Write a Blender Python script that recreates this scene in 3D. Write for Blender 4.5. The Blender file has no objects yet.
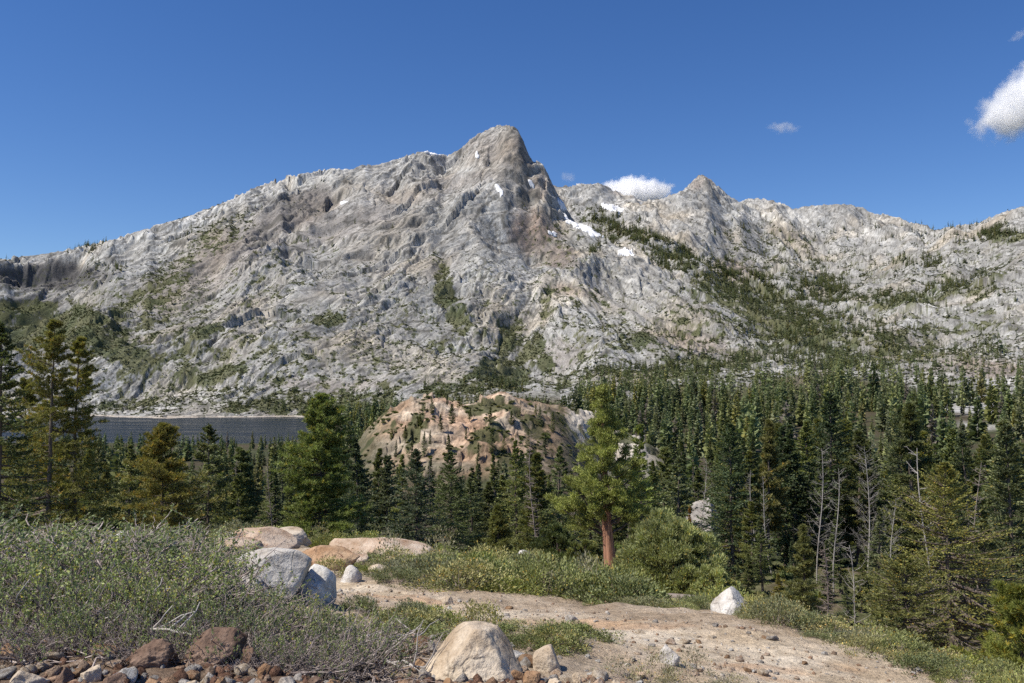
import bpy, math, random, time
import numpy as np
from mathutils import Vector, Matrix
T0 = time.time()
S = bpy.context.scene
COL = S.collection
# ------------------------------------------------------------------ camera, sky, sun, exposure
F = 853.33; CX, CY = 512.0, 341.5
PITCH = math.atan(43.5 / F)
EYE = 42.0                                   # camera height above the lake (lake surface is z = 0)
cam = bpy.data.objects.new('camera', bpy.data.cameras.new('camera'))
cam.data.lens = 30.0; cam.data.sensor_width = 36.0
cam.data.clip_start = 0.1; cam.data.clip_end = 40000
cam.location = (0, 0, EYE); cam.rotation_euler = (math.pi / 2 + PITCH, 0, 0)
COL.objects.link(cam); S.camera = cam
SUN_EL, SUN_AZ = math.radians(55), math.radians(-112)   # azimuth from +Y (view direction), clockwise: sun at the left, behind the camera
w = bpy.data.worlds.new('World'); S.world = w; w.use_nodes = True
nt = w.node_tree; bg = nt.nodes['Background']
sky = nt.nodes.new('ShaderNodeTexSky'); sky.sky_type = 'NISHITA'; sky.sun_disc = False
sky.sun_elevation = SUN_EL; sky.sun_rotation = SUN_AZ % (2 * math.pi)
sky.altitude = 1000; sky.air_density = 1.0; sky.dust_density = 0.1; sky.ozone_density = 3.2
hs = nt.nodes.new('ShaderNodeHueSaturation'); hs.inputs['Saturation'].default_value = 1.25; hs.inputs['Hue'].default_value = 0.511
nt.links.new(sky.outputs[0], hs.inputs['Color']); nt.links.new(hs.outputs[0], bg.inputs[0]); bg.inputs[1].default_value = 0.098
sl = bpy.data.lights.new('sun', 'SUN'); sl.energy = 5.0; sl.angle = math.radians(0.53); sl.color = (1.0, 0.93, 0.82)
so = bpy.data.objects.new('sun', sl); COL.objects.link(so); so.location = (-50, -20, 120)
sdir = Vector((math.sin(SUN_AZ) * math.cos(SUN_EL), math.cos(SUN_AZ) * math.cos(SUN_EL), math.sin(SUN_EL)))
so.rotation_euler = sdir.to_track_quat('Z', 'Y').to_euler()
S.view_settings.view_transform = 'Standard'; S.view_settings.look = 'None'
S.view_settings.gamma = 1.0; S.view_settings.exposure = 0.33; S.view_settings.use_curve_mapping = False
S.render.engine = 'CYCLES'
cy = S.cycles
cy.max_bounces = 20; cy.diffuse_bounces = 3; cy.glossy_bounces = 2; cy.transmission_bounces = 3
cy.volume_step_rate = 0.3; cy.volume_max_steps = 512; cy.volume_bounces = 20; cy.transparent_max_bounces = 4; cy.use_denoising = False
cy.use_adaptive_sampling = True; cy.adaptive_threshold = 0.015
cy.caustics_reflective = False; cy.caustics_refractive = False

# ------------------------------------------------------------------ noise
def _hash(ix, iy, seed):
    h = (ix.astype(np.uint32) * np.uint32(374761393)) ^ (iy.astype(np.uint32) * np.uint32(668265263)) ^ np.uint32((seed * 2246822519 + 3266489917) & 0xffffffff)
    h = (h ^ (h >> np.uint32(13))) * np.uint32(1274126177)
    h = (h ^ (h >> np.uint32(16))) * np.uint32(2654435769)
    return h ^ (h >> np.uint32(15))
_GA = np.arange(256) / 256 * 2 * np.pi
_GX, _GY = np.cos(_GA).astype(np.float32), np.sin(_GA).astype(np.float32)
def perlin(x, y, seed=0):
    x0 = np.floor(x); y0 = np.floor(y)
    fx = (x - x0).astype(np.float32); fy = (y - y0).astype(np.float32)
    ix = x0.astype(np.int64); iy = y0.astype(np.int64)
    def g(dx, dy):
        k = _hash(ix + dx, iy + dy, seed) & np.uint32(255)
        return _GX[k] * (fx - dx) + _GY[k] * (fy - dy)
    u = fx * fx * fx * (fx * (fx * 6 - 15) + 10); v = fy * fy * fy * (fy * (fy * 6 - 15) + 10)
    a = g(0, 0); b = g(1, 0); c = g(0, 1); d = g(1, 1)
    return (a + (b - a) * u + ((c + (d - c) * u) - (a + (b - a) * u)) * v) * 1.5
def fbm(x, y, o=5, gain=0.5, seed=0):
    s = 0; a = 1.0; n = 0
    for i in range(o):
        s = s + a * perlin(x, y, seed + i * 17); n += a
        x = x * 2.03 + 11.7; y = y * 2.03 - 5.3; a *= gain
    return s / n
def ridged(x, y, o=5, gain=0.5, seed=0):
    s = 0; a = 1.0; n = 0
    for i in range(o):
        r = 1 - np.abs(perlin(x, y, seed + i * 31)) * 1.7
        s = s + a * r; n += a
        x = x * 2.07 + 3.1; y = y * 2.07 + 7.9; a *= gain
    return s / n
def worley(x, y, seed=0):
    ix = np.floor(x).astype(np.int64); iy = np.floor(y).astype(np.int64)
    f1 = np.full(x.shape, 9.0, np.float32); f2 = f1.copy(); cid = np.zeros(x.shape, np.float32)
    for dx in (-1, 0, 1):
        for dy in (-1, 0, 1):
            h = _hash(ix + dx, iy + dy, seed)
            jx = (h & np.uint32(1023)).astype(np.float32) / 1023; jy = ((h >> np.uint32(10)) & np.uint32(1023)).astype(np.float32) / 1023
            d = np.sqrt((ix + dx + jx - x) ** 2 + (iy + dy + jy - y) ** 2).astype(np.float32)
            c = ((h >> np.uint32(20)) & np.uint32(1023)).astype(np.float32) / 1023
            m = d < f1
            f2 = np.where(m, f1, np.minimum(f2, d)); cid = np.where(m, c, cid); f1 = np.where(m, d, f1)
    return f1, f2, cid
def facet(x, y, seed=0):
    """blocky joints: every cell is a plane with a tilt and height of its own"""
    ix = np.floor(x).astype(np.int64); iy = np.floor(y).astype(np.int64)
    f1 = np.full(x.shape, 9.0, np.float32); out = np.zeros(x.shape, np.float32)
    for dx in (-1, 0, 1):
        for dy in (-1, 0, 1):
            h = _hash(ix + dx, iy + dy, seed)
            ox = x - (ix + dx + (h & np.uint32(255)).astype(np.float32) / 255); oy = y - (iy + dy + ((h >> np.uint32(8)) & np.uint32(255)).astype(np.float32) / 255)
            d = (ox * ox + oy * oy).astype(np.float32)
            v = ((h >> np.uint32(16)) & np.uint32(31)).astype(np.float32) / 31 - 0.5
            gx = ((h >> np.uint32(21)) & np.uint32(31)).astype(np.float32) / 31 - 0.5; gy = ((h >> np.uint32(26)) & np.uint32(31)).astype(np.float32) / 31 - 0.5
            m = d < f1
            out = np.where(m, v * 0.6 + gx * ox + gy * oy, out); f1 = np.where(m, d, f1)
    return out
def sstep(a, b, x):
    t = np.clip((x - a) / (b - a), 0, 1); return t * t * (3 - 2 * t)
def lerp(a, b, t): return a + (b - a) * t

# ------------------------------------------------------------------ surveying: pixel + distance -> place
def unproj(px, py, d):
    t = math.tan(PITCH + math.atan((CY - py) / F))
    a = (px - CX) / F * (math.cos(PITCH) + t * math.sin(PITCH))
    return a, t
def proj(x, y, zr):
    dep = y * math.cos(PITCH) + zr * math.sin(PITCH)
    return CX + F * x / dep, CY - F * (zr * math.cos(PITCH) - y * math.sin(PITCH)) / dep
pts = []
def P(px, py, d): a, t = unproj(px, py, d); pts.append((a, math.log(d), t))
def PZ(px, zr, d): pts.append(((px - CX) / F, math.log(d), zr / d))
main_sky = [(-260,274,1900),(-120,270,1900),(-60,267,1900),(0,259,1900),(36,255,1900),(62,251,1900),(84,246,1900),(110,240,1910),(121,237,1920),(154,226,1935),(183,218,1945),(220,204,1960),(256,187,1980),(278,180,1990),(300,174,2000),(330,169,2010),(355,169,2020),(362,164,2025),(372,166,2030),(395,160,2045),(411,154,2050),(428,151,2060),(442,156,2060),(451,154,2060),(463,147,2060),(472,138,2055),(480,133,2050),(491,128,2050),(506,124,2050),(513,127,2052),(519,131,2060),(523,138,2070),(526,151,2080),(529,156,2082),(533,162,2085),(539,160,2090),(544,166,2100),(549,176,2110),(553,186,2120)]
back_sky = [(560,187,3000),(585,184,3000),(602,184,3000),(623,195,3050),(632,195,3050),(640,201,3050),(662,199,3000),(685,189,2950),(696,177,2900),(706,175,2900),(715,184,2900),(728,195,2950),(737,201,3000),(756,198,3100),(779,202,3100),(794,209,3100),(809,206,3100),(842,204,3050),(857,206,3050),(872,213,3000),(888,215,3000),(929,227,2900),(936,231,2900),(951,226,2800),(975,224,2650),(989,218,2500),(1004,212,2400),(1024,206,2300),(1080,195,2200),(1150,188,2200),(1270,186,2200)]
for px, py, d in main_sky: P(px, py, d); P(px, py + 38, d * 1.16); P(px, py + 60, d * 1.6)
for px, py, d in back_sky: P(px, py, d); P(px, py + 35, d * 1.16); P(px, py + 60, d * 1.5)
for p in [(560,205,2010),(580,225,1900),(610,245,1800),(650,266,1700),(700,302,1560),(750,335,1420),(790,355,1300),
          (565,212,2250),(600,236,2100),(650,262,1950),(620,215,2600),(660,238,2300),(700,272,1900),(700,240,2400),(690,205,2700),
          (750,240,2700),(800,250,2700),(850,250,2700),(900,252,2500),(760,285,2000),(830,300,1950),(825,335,1450),(800,362,1180),
          (900,292,1750),(950,262,1950),(1000,245,2000),(960,312,1450),(1024,292,1450),(1000,350,1120),(1100,280,1500),(1100,340,1100),(890,325,1450),(880,270,2200),
          (100,345,1380),(90,300,1600),(50,285,1720),(40,312,1600),(200,345,1330),(200,285,1580),(300,345,1310),(310,270,1600),(320,215,1830),(400,340,1290),(400,275,1540),(395,215,1800),
          (450,220,1760),(480,180,1900),(535,255,1700),(520,205,1870),(600,335,1290),(595,290,1480),(650,350,1240),(650,305,1440),(480,330,1320),(470,270,1540),(540,320,1400),(520,360,1260),(500,385,1130),
          (430,300,1430),(560,300,1430),(0,370,1260),(-100,345,1360),(-100,300,1600),(-260,345,1360),
          (380,408,1110),(460,402,1080),(560,398,1060),(640,390,1030),(720,378,1030),(330,414,1125)]: P(*p)
for px in (-250, -120, 0, 100, 200, 280): P(px, 416.4, 1125); PZ(px, -44, 1080); PZ(px, -49, 900); PZ(px, -47, 720); PZ(px, -41, 590); PZ(px, -39, 480)
PZ(330, -39, 1050); PZ(345, -37, 850); PZ(330, -37, 650)
for px, l in [(0, [(60,-10.5),(100,-20),(200,-32),(330,-37)]), (-200, [(60,-11),(100,-20),(200,-32),(330,-36)]), (200, [(48,-8.9),(100,-20),(200,-33),(330,-38)]), (320, [(70,-12),(100,-19),(200,-31),(400,-38)]),
              (450, [(60,-13),(95,-19),(150,-27),(200,-31),(225,-30),(345,-37),(450,-37),(600,-35),(800,-28)]),
              (600, [(60,-14),(95,-20.5),(200,-30),(270,-32),(400,-35),(600,-29),(850,-8)]),
              (720, [(30,-8),(60,-15),(95,-20.5),(200,-30),(400,-33),(600,-26),(800,-9),(1000,6)]),
              (850, [(20,-6.2),(33,-10),(50,-14.5),(95,-20.5),(200,-30),(400,-31),(600,-22),(800,-6),(1000,14)]),
              (1010, [(12,-5),(20,-7.4),(30,-11),(43,-15.5),(95,-24),(200,-31),(400,-28),(600,-14),(800,3),(980,22)]),
              (1180, [(12,-5.5),(30,-12),(43,-16),(95,-25),(200,-30),(400,-24),(700,6),(950,35)])]:
    for d, z in l: PZ(px, z, d)
# the red knob and the pale outcrop right of it
for p in [(378,452,266),(372,432,276),(395,409,288),(440,396,292),(485,397,300),(530,400,300),(552,416,292),(565,446,270),(520,452,256),(460,458,250),(415,463,250),(455,425,272),(520,425,276),
          (570,412,332),(595,422,326),(642,455,312),(610,460,300)]: P(*p)
PZ(330,-34,285); PZ(640,-33,275); PZ(600,-33,370)
# near hillside
for p in [(0,720,4),(150,720,4),(300,715,4.2),(500,735,4.4),(700,745,4.6),(900,760,4.8),(1024,770,5),(1200,790,5),(-200,700,4),
          (0,628,5.6),(120,632,5.6),(240,640,5.7),(330,668,5.8),(0,570,8),(130,572,8),(230,580,8.5),(300,600,8.6),(-200,600,7),(-150,560,11),(0,545,13),(130,545,14),
          (370,683,5.8),(480,683,6.1),(600,690,6.2),(360,640,7.6),(430,640,7.6),(540,655,7.3),(640,683,7.0),(760,690,7.1),(900,700,7.3),(1010,705,7.6),
          (340,587,13),(420,604,11.4),(540,616,10.4),(640,627,9.7),(740,650,8.6),(860,684,7.5),(300,588,14),
          (480,592,15),(560,602,14),(640,606,13.5),(720,612,14),(790,622,13.5),(860,642,12),(930,668,10.5),(1010,690,9.6),
          (250,552,21),(255,540,26),(310,548,27),(330,562,22),(390,560,28),(420,566,26),(350,575,16),(470,570,24),(540,575,26),(610,588,29),(660,595,24),(450,560,34),(530,562,42),(350,548,38),(100,540,30),(180,540,32),(0,532,38)]: P(*p)
pts = np.array(pts)
AS, VS = 8.5, 4.0
def mq(r2): return np.sqrt(r2 + 0.06)
U = np.stack([pts[:, 0] * AS, pts[:, 1] * VS], 1)
D2 = ((U[:, None] - U[None]) ** 2).sum(-1)
A = mq(D2) - 1e-3 * np.eye(len(U)); n = len(U)
AA = np.zeros((n + 1, n + 1)); AA[:n, :n] = A; AA[n, :n] = 1; AA[:n, n] = 1
sol = np.linalg.solve(AA, np.concatenate([pts[:, 2], [0]]))
GA0, GA1, GV0, GV1 = -1.0, 1.0, math.log(4), math.log(5200)
NA, NV = 420, 720
ga = np.linspace(GA0, GA1, NA); gv = np.linspace(GV0, GV1, NV)
tab = np.zeros((NA, NV))
for i in range(NA):
    d2 = (ga[i] * AS - U[:, 0]) ** 2
    tab[i] = mq(d2[None] + (gv[:, None] * VS - U[:, 1][None]) ** 2) @ sol[:n] + sol[n]
def base_t(a, v):
    fa = np.clip((a - GA0) / (GA1 - GA0) * (NA - 1), 0, NA - 1.001); fv = np.clip((v - GV0) / (GV1 - GV0) * (NV - 1), 0, NV - 1.001)
    i = fa.astype(int); j = fv.astype(int); u = fa - i; w_ = fv - j
    return (tab[i, j] * (1 - u) + tab[i + 1, j] * u) * (1 - w_) + (tab[i, j + 1] * (1 - u) + tab[i + 1, j + 1] * u) * w_

# trail centre line (world)
TR = []
for px, py, d in [(300,588,14.5),(340,588,13),(420,603,11.4),(540,617,10.3),(640,628,9.6),(740,652,8.5),(860,686,7.4),(1000,740,6.4)]:
    a, t = unproj(px, py, d); TR.append((a * d, d))
TR = np.array(TR)
def trail_dist(x, y):
    best = np.full(np.shape(x), 1e9)
    for (x0, y0), (x1, y1) in zip(TR[:-1], TR[1:]):
        dx, dy = x1 - x0, y1 - y0
        s = np.clip(((x - x0) * dx + (y - y0) * dy) / (dx * dx + dy * dy), 0, 1)
        best = np.minimum(best, np.hypot(x - x0 - s * dx, y - y0 - s * dy))
    return best
corr = None
EDGE = ([-200, 345, 346, 560, 640, 760, 860, 910, 950, 1024, 1140], [590, 590, 1060, 820, 840, 930, 960, 800, 620, 520, 500])
def knob_mask(a, y):
    px = CX + a * F
    k = np.exp(-(((px - 462) / 88) ** 4)) * np.exp(-(((y - 283) / 42) ** 4))
    k2 = np.exp(-(((px - 606) / 50) ** 4)) * np.exp(-(((y - 322) / 34) ** 4))
    return np.maximum(k, k2)
def Hrel(x, y):
    """terrain height relative to the eye"""
    x = np.asarray(x, float); y = np.asarray(y, float)
    yd = np.maximum(y, 4.0)
    a = np.clip(x / yd, -0.98, 0.98)
    t = base_t(a, np.log(yd)); z = t * yd
    far = y > 200
    if np.any(far):
        X, Y, Z, Af = x[far], y[far], z[far], a[far]
        px = CX + Af * F
        m = sstep(1030, 1350, Y + 0.25 * np.maximum(Z, 0))
        wx = X + 60 * perlin(X / 240, Y / 240, 5) + 4 * perlin(X / 55, Y / 55, 6); wy = Y + 60 * perlin(X / 240 + 9, Y / 240, 7) + 4 * perlin(X / 55, Y / 55 + 4, 8)
        side = sstep(515, 575, px - (Y - 1500) * 0.05)
        bz = 0.55 + 0.95 * sstep(-0.25, 0.35, fbm(wx / 130, wy / 170, 4, 0.55, 17))
        def oriented(pa, qa, sd):
            g = (ridged(pa / 150, qa / 700, 5, 0.5, 2 + sd) - 0.62) * 34
            g = g + facet(pa / 70, qa / 170, 3 + sd) * 17 + facet(pa / 26, qa / 60, 40 + sd) * 8.5 * bz + facet(pa / 10, qa / 18, 44 + sd) * 5.0 * bz + facet(pa / 4.2, qa / 6.5, 48 + sd) * 2.4 * bz
            return g
        diag = oriented(wx * 0.77 - wy * 0.635, wx * 0.635 + wy * 0.77, 0) * (1 - side) + oriented(wx * 0.915 + wy * 0.40, -wx * 0.40 + wy * 0.915, 70) * side
        big = (ridged(wx / 380, wy / 380, 4, 0.5, 1) - 0.62) * 66
        fine = fbm(X / 14, Y / 14, 4, 0.6, 9) * 2.0 * bz
        add = (big + diag * (1 + 0.35 * sstep(0.19, 0.30, Z / np.maximum(Y, 1))) + fine) * m
        Z2 = Z + add
        s = (Z2 + 60 * fbm(X / 260, Y / 260, 3, 0.5, 12)) / 40.0
        fr = s - np.floor(s)
        Z2 = Z2 + m * 40 * 0.45 * (sstep(0.30, 0.72, fr) - fr) * sstep(-0.1, 0.4, fbm(X / 180, Y / 180, 2, 0.5, 13))
        gp = 498 + (Y - 1150) * 0.085                   # the brushy gully below the peak
        Z2 = Z2 - 13 * np.exp(-((px - gp) / 17) ** 2) * sstep(1100, 1250, Y) * sstep(1750, 1550, Y)
        for y0, y1, amp, x1 in ((1700, 1850, 52, 92), (1430, 1560, 26, 46), (1500, 1640, 16, 130)):
            yw = Y + 12 * perlin(X / 60, Y / 200, 15) + 1.5 * perlin(X / 16, Y / 90, 16) - (px - 40) * 1.1
            Z2 = Z2 - amp * m * sstep(y0, y1, yw) * (1 - sstep(y1, y1 + 24, yw)) * sstep(x1, x1 - 22, px)
        lo = (1 - m)
        Z2 = Z2 + lo * ((fbm(X / 60, Y / 60, 4, 0.5, 14) * 3.0) * sstep(200, 320, Y) + sstep(620, 820, Y) * sstep(560, 640, px) * (facet(X / 30, Y / 40, 26) * 9 + facet(X / 9, Y / 12, 27) * 4) + sstep(1030, 1060, Y) * facet(X / 24, Y / 14, 28) * 3)
        k = knob_mask(Af, Y)
        kn = (ridged(X / 34, Y / 40, 3, 0.5, 21) - 0.6) * 5 + facet(X / 15, Y / 15, 22) * 5.5 + facet(X / 6, Y / 4.5, 23) * 3.4 + facet(X / 2.6, Y / 2.2, 24) * 1.3
        sk = (Z2 + kn) / 5.0 + 1.2 * fbm(X / 30, Y / 30, 2, 0.5, 25); fk = sk - np.floor(sk)
        kn = kn + 5.0 * 0.38 * (sstep(0.25, 0.75, fk) - fk)
        Z2 = Z2 + k * kn
        if corr is not None:
            ca, tm, df = corr
            tt = Z2 / Y; tmx = np.interp(Af, ca, tm); dff = np.interp(Af, ca, df)
            Z2 = Z2 + Y * dff * sstep(0.03, 0.97, np.clip(tt / np.maximum(tmx, 0.05), 0, 1)) * sstep(1150, 1500, Y)
        z[far] = Z2
    near = (y < 200)
    if np.any(near):
        X, Y = x[near], y[near]
        td = trail_dist(X, Y); off = sstep(0.55, 1.1, td)
        g = fbm(X / 2.2, Y / 2.2, 4, 0.5, 30) * 0.16 + fbm(X / 0.45, Y / 0.45, 3, 0.5, 31) * 0.045
        g = g * (0.5 + 0.5 * off) - 0.10 * (1 - sstep(0.3, 1.2, td))
        z[near] += g * sstep(300, 60, Y) + fbm(X / 14, Y / 14, 3, 0.5, 32) * 0.9 * sstep(20, 50, Y)
    return z

# ------------------------------------------------------------------ mesh helpers
def mesh_np(name, V, Q=None, Tn=None, cols=None, smooth=False):
    me = bpy.data.meshes.new(name)
    V = np.asarray(V, np.float32); me.vertices.add(len(V)); me.vertices.foreach_set('co', V.ravel())
    idx = []; tot = []
    if Q is not None and len(Q): idx.append(np.asarray(Q, np.int32).ravel()); tot.append(np.full(len(Q), 4, np.int32))
    if Tn is not None and len(Tn): idx.append(np.asarray(Tn, np.int32).ravel()); tot.append(np.full(len(Tn), 3, np.int32))
    idx = np.concatenate(idx); tot = np.concatenate(tot)
    me.loops.add(len(idx)); me.loops.foreach_set('vertex_index', idx)
    me.polygons.add(len(tot)); st = np.concatenate([[0], np.cumsum(tot)[:-1]]).astype(np.int32)
    me.polygons.foreach_set('loop_start', st); me.polygons.foreach_set('loop_total', tot)
    if smooth: me.polygons.foreach_set('use_smooth', np.ones(len(tot), bool))
    me.update(calc_edges=True)
    for k, c in (cols or {}).items():
        at = me.attributes.new(k, 'FLOAT_COLOR', 'POINT')
        c4 = np.ones((len(V), 4), np.float32); c4[:, :3] = c; at.data.foreach_set('color', c4.ravel())
    return me
def grid_faces(nr, nc):
    i = np.arange(nr * nc).reshape(nr, nc)
    return np.stack([i[:-1, :-1], i[:-1, 1:], i[1:, 1:], i[1:, :-1]], -1).reshape(-1, 4)
def add(name, me, mat=None, parent=None, loc=None):
    o = bpy.data.objects.new(name, me); COL.objects.link(o)
    if mat and not me.materials: me.materials.append(mat)
    if parent: o.parent = parent
    if loc is not None: o.location = loc
    return o
def tag(o, label=None, cat=None, group=None, kind=None):
    if label: o['label'] = label
    if cat: o['category'] = cat
    if group: o['group'] = group
    if kind: o['kind'] = kind
    return o
def thing(name, loc, rz=0.0, sc=1.0, **k):
    o = bpy.data.objects.new(name, None); COL.objects.link(o); o.empty_display_size = 0.2
    o.location = loc; o.rotation_euler = (0, 0, rz); o.scale = (sc,) * 3 if not hasattr(sc, '__len__') else sc
    return tag(o, **k)

# ------------------------------------------------------------------ materials
class NT:
    def __init__(s, name):
        s.m = bpy.data.materials.new(name); s.m.use_nodes = True; s.t = s.m.node_tree
        s.b = s.t.nodes['Principled BSDF']; s.out = s.t.nodes['Material Output']
    def n(s, typ, **k):
        nd = s.t.nodes.new('ShaderNode' + typ)
        for a, v in k.items(): setattr(nd, a, v)
        return nd
    def l(s, a, b): s.t.links.new(a, b)
    def tex(s, scale, detail=4, rough=0.6, src='Object'):
        if not hasattr(s, 'tc'): s.tc = s.n('TexCoord')
        nz = s.n('TexNoise'); nz.inputs['Scale'].default_value = scale; nz.inputs['Detail'].default_value = detail; nz.inputs['Roughness'].default_value = rough
        s.l(s.tc.outputs[src], nz.inputs['Vector']); return nz.outputs['Fac']
    def ramp(s, fac, stops):
        r = s.n('ValToRGB'); e = r.color_ramp.elements
        while len(e) < len(stops): e.new(0.5)
        for el, (p, c) in zip(e, stops): el.position = p; el.color = (*c, 1) if len(c) == 3 else c
        s.l(fac, r.inputs[0]); return r.outputs[0]
    def mul(s, a, b, fac=1.0, typ='MULTIPLY'):
        m = s.n('Mix', data_type='RGBA', blend_type=typ); m.inputs[0].default_value = fac
        for v, i in ((a, 6), (b, 7)):
            if hasattr(v, 'links'): s.l(v, m.inputs[i])
            else: m.inputs[i].default_value = (*v, 1)
        return m.outputs[2]
    def bump(s, hgt, dist, strength=1.0, prev=None):
        b = s.n('Bump'); b.inputs['Distance'].default_value = dist; b.inputs['Strength'].default_value = strength
        s.l(hgt, b.inputs['Height'])
        if prev: s.l(prev, b.inputs['Normal'])
        return b.outputs[0]
def grey(v): return (v, v, v)

def mat_far():
    t = NT('mountain_rock'); at = t.n('Attribute'); at.attribute_name = 'Col'
    c = at.outputs['Color']
    n1 = t.tex(0.35, 6, 0.7); n2 = t.tex(0.06, 5, 0.65)
    c = t.mul(c, t.ramp(n1, [(0.30, grey(0.62)), (0.52, grey(1.0)), (0.72, grey(1.28))]))
    c = t.mul(c, t.ramp(n2, [(0.3, (0.82, 0.8, 0.78)), (0.7, (1.12, 1.12, 1.12))]))
    t.l(c, t.b.inputs['Base Color']); t.b.inputs['Roughness'].default_value = 0.95; t.b.inputs['Specular IOR Level'].default_value = 0.15
    b = t.bump(n1, 1.3, 0.8); t.l(b, t.b.inputs['Normal'])
    return t.m
def mat_near():
    t = NT('hillside_soil'); at = t.n('Attribute'); at.attribute_name = 'Col'
    n1 = t.tex(9, 6, 0.7); n2 = t.tex(45, 4, 0.6); n3 = t.tex(1.6, 4, 0.6)
    c = t.mul(at.outputs['Color'], t.ramp(n1, [(0.3, grey(0.6)), (0.55, grey(1.0)), (0.72, grey(1.25))]))
    c = t.mul(c, t.ramp(n2, [(0.3, grey(0.7)), (0.65, grey(1.15))]))
    c = t.mul(c, t.ramp(n3, [(0.3, (0.85, 0.8, 0.76)), (0.7, (1.1, 1.1, 1.12))]))
    t.l(c, t.b.inputs['Base Color']); t.b.inputs['Roughness'].default_value = 0.95; t.b.inputs['Specular IOR Level'].default_value = 0.1
    b = t.bump(n1, 0.08, 1.0); b = t.bump(n2, 0.012, 0.8, b); t.l(b, t.b.inputs['Normal'])
    return t.m
M_FAR = mat_far(); M_NEAR = mat_near()

# ------------------------------------------------------------------ far terrain sheet
def ell(px, py, cx, cy_, rx, ry, rot=0.0):
    c, s = math.cos(math.radians(rot)), math.sin(math.radians(rot))
    dx, dy = px - cx, py - cy_
    return np.sqrt(((dx * c + dy * s) / rx) ** 2 + ((-dx * s + dy * c) / ry) ** 2)
NC = 1400
aa = np.linspace(-0.86, 0.86, NC)
yy = np.concatenate([np.geomspace(110, 238, 90)[:-1], np.linspace(238, 345, 230)[:-1], np.geomspace(345, 1040, 190)[:-1], np.geomspace(1040, 2250, 860)[:-1], np.geomspace(2250, 3250, 260)[:-1], np.geomspace(3250, 4600, 30)])
YY, AA_ = np.meshgrid(yy, aa, indexing='ij'); XX = AA_ * YY
# fit the crest line of the whole range to the surveyed skyline
tsky = np.array([unproj(px, py, d) for px, py, d in main_sky + back_sky]); o_ = np.argsort(tsky[:, 0]); tsky = tsky[o_]
ys_ = yy[(yy > 1700) & (yy < 3300)][::2]; Y0_, A0_ = np.meshgrid(ys_, aa, indexing='ij')
tmax = (Hrel((A0_ * Y0_).ravel(), Y0_.ravel()).reshape(Y0_.shape) / Y0_).max(0); targ = np.interp(aa, tsky[:, 0], tsky[:, 1])
ker = np.exp(-0.5 * (np.arange(-30, 31) / 3.0) ** 2); ker /= ker.sum()
sm = lambda q: np.convolve(np.pad(q, 30, mode='edge'), ker, mode='valid')
corr = (aa, sm(tmax), sm(targ - tmax))
ZZ = Hrel(XX.ravel(), YY.ravel()).reshape(YY.shape)
print('far terrain', round(time.time() - T0, 1))
PX, PY = proj(XX, YY, ZZ)
# surface cover
gy, gx = np.gradient(ZZ)
dy_ = np.gradient(yy)[:, None]; dx_ = YY * (aa[1] - aa[0])
gxx = gx / dx_; slope = np.hypot(gxx, gy / dy_)
wpx = PX + 9 * perlin(XX / 70, YY / 70, 51) + 5 * perlin(XX / 22, YY / 22, 52); wpy = PY + 6 * perlin(XX / 70, YY / 70 + 5, 53) + 4 * perlin(XX / 22, YY / 22, 54)
def paint(lst, soft=0.45, warp=True):
    m = np.zeros(YY.shape, np.float32)
    for e in lst:
        st = e[5] if len(e) > 5 else 1.0
        q = ell(wpx if warp else PX, wpy if warp else PY, *e[:5]); m = np.maximum(m, st * (1 - sstep(1 - soft, 1 + soft, q)))
    return m
mt = YY > np.where(PX > 560, 640, 1030)
GREEN = [(200,362,130,38,-15,.44),(330,375,110,34,0,.42),(620,345,90,40,15,.42),(480,345,60,50,0,.36),(140,330,90,50,10,.5),(250,290,100,30,-30,.34),(380,320,60,60,-40,.28),(720,330,70,50,20,.45),(900,330,120,45,0,.4),(960,270,80,30,0,.34),(780,255,70,30,15,.34),(560,270,40,60,0,.3),(60,322,80,20,8),(110,350,55,16,20),(150,300,60,16,-30,.7),(35,335,45,18,0),(205,333,22,8,-10),(215,372,32,9,-8),(185,352,25,7,-15,.8),(250,355,22,6,-10,.6),(215,238,45,16,-32,.55),(175,268,35,14,-30,.55),
         (330,322,26,9,-12,.8),(290,405,70,9,0,.9),(350,402,50,9,0,.8),(130,405,40,7,0,.7),(445,288,10,32,-12),(457,318,14,20,-25),(430,345,14,10,0,.5),(500,375,34,20,0),(528,352,12,20,20),(547,362,9,9,0),(508,340,10,26,25),(545,300,6,20,20,.7),
         (455,392,40,8,0,.8),(600,300,20,6,30,.5),(640,342,26,8,20,.8),(690,330,24,8,20,.6),(750,300,70,20,14,.8),(800,330,70,26,10,.8),(880,350,80,18,0,.7),(940,330,70,14,-8,.55),(700,268,55,10,20,.6),(620,230,50,9,25,.6),(900,300,60,7,-12,.7),(965,290,42,8,-12,.7),(1005,237,26,7,0,.8),(860,282,30,20,0,.4),(650,372,60,9,0,.7),(720,362,60,9,0,.7),(560,380,40,9,0,.6),(240,390,50,6,0,.5),(380,375,40,8,-10,.4),(700,372,80,12,0,.6)]
RED = [(225,258,110,22,-31,.38),(340,225,70,18,-20,.28),(430,190,70,10,-15,.28),(533,232,26,22,15,.9),(555,255,24,9,15,.7),(500,150,40,16,0,.35),(575,292,26,6,10,.5),(735,270,24,9,10,.7),(980,368,60,9,0,.6),(700,345,50,9,10,.5),(310,210,30,18,-20,.5),(240,250,60,14,-32,.4),(330,385,60,8,0,.35),(560,355,30,12,0,.3),(540,185,14,14,0,.5),(700,182,12,6,0,.5),(640,190,25,6,0,.4)]
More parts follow.
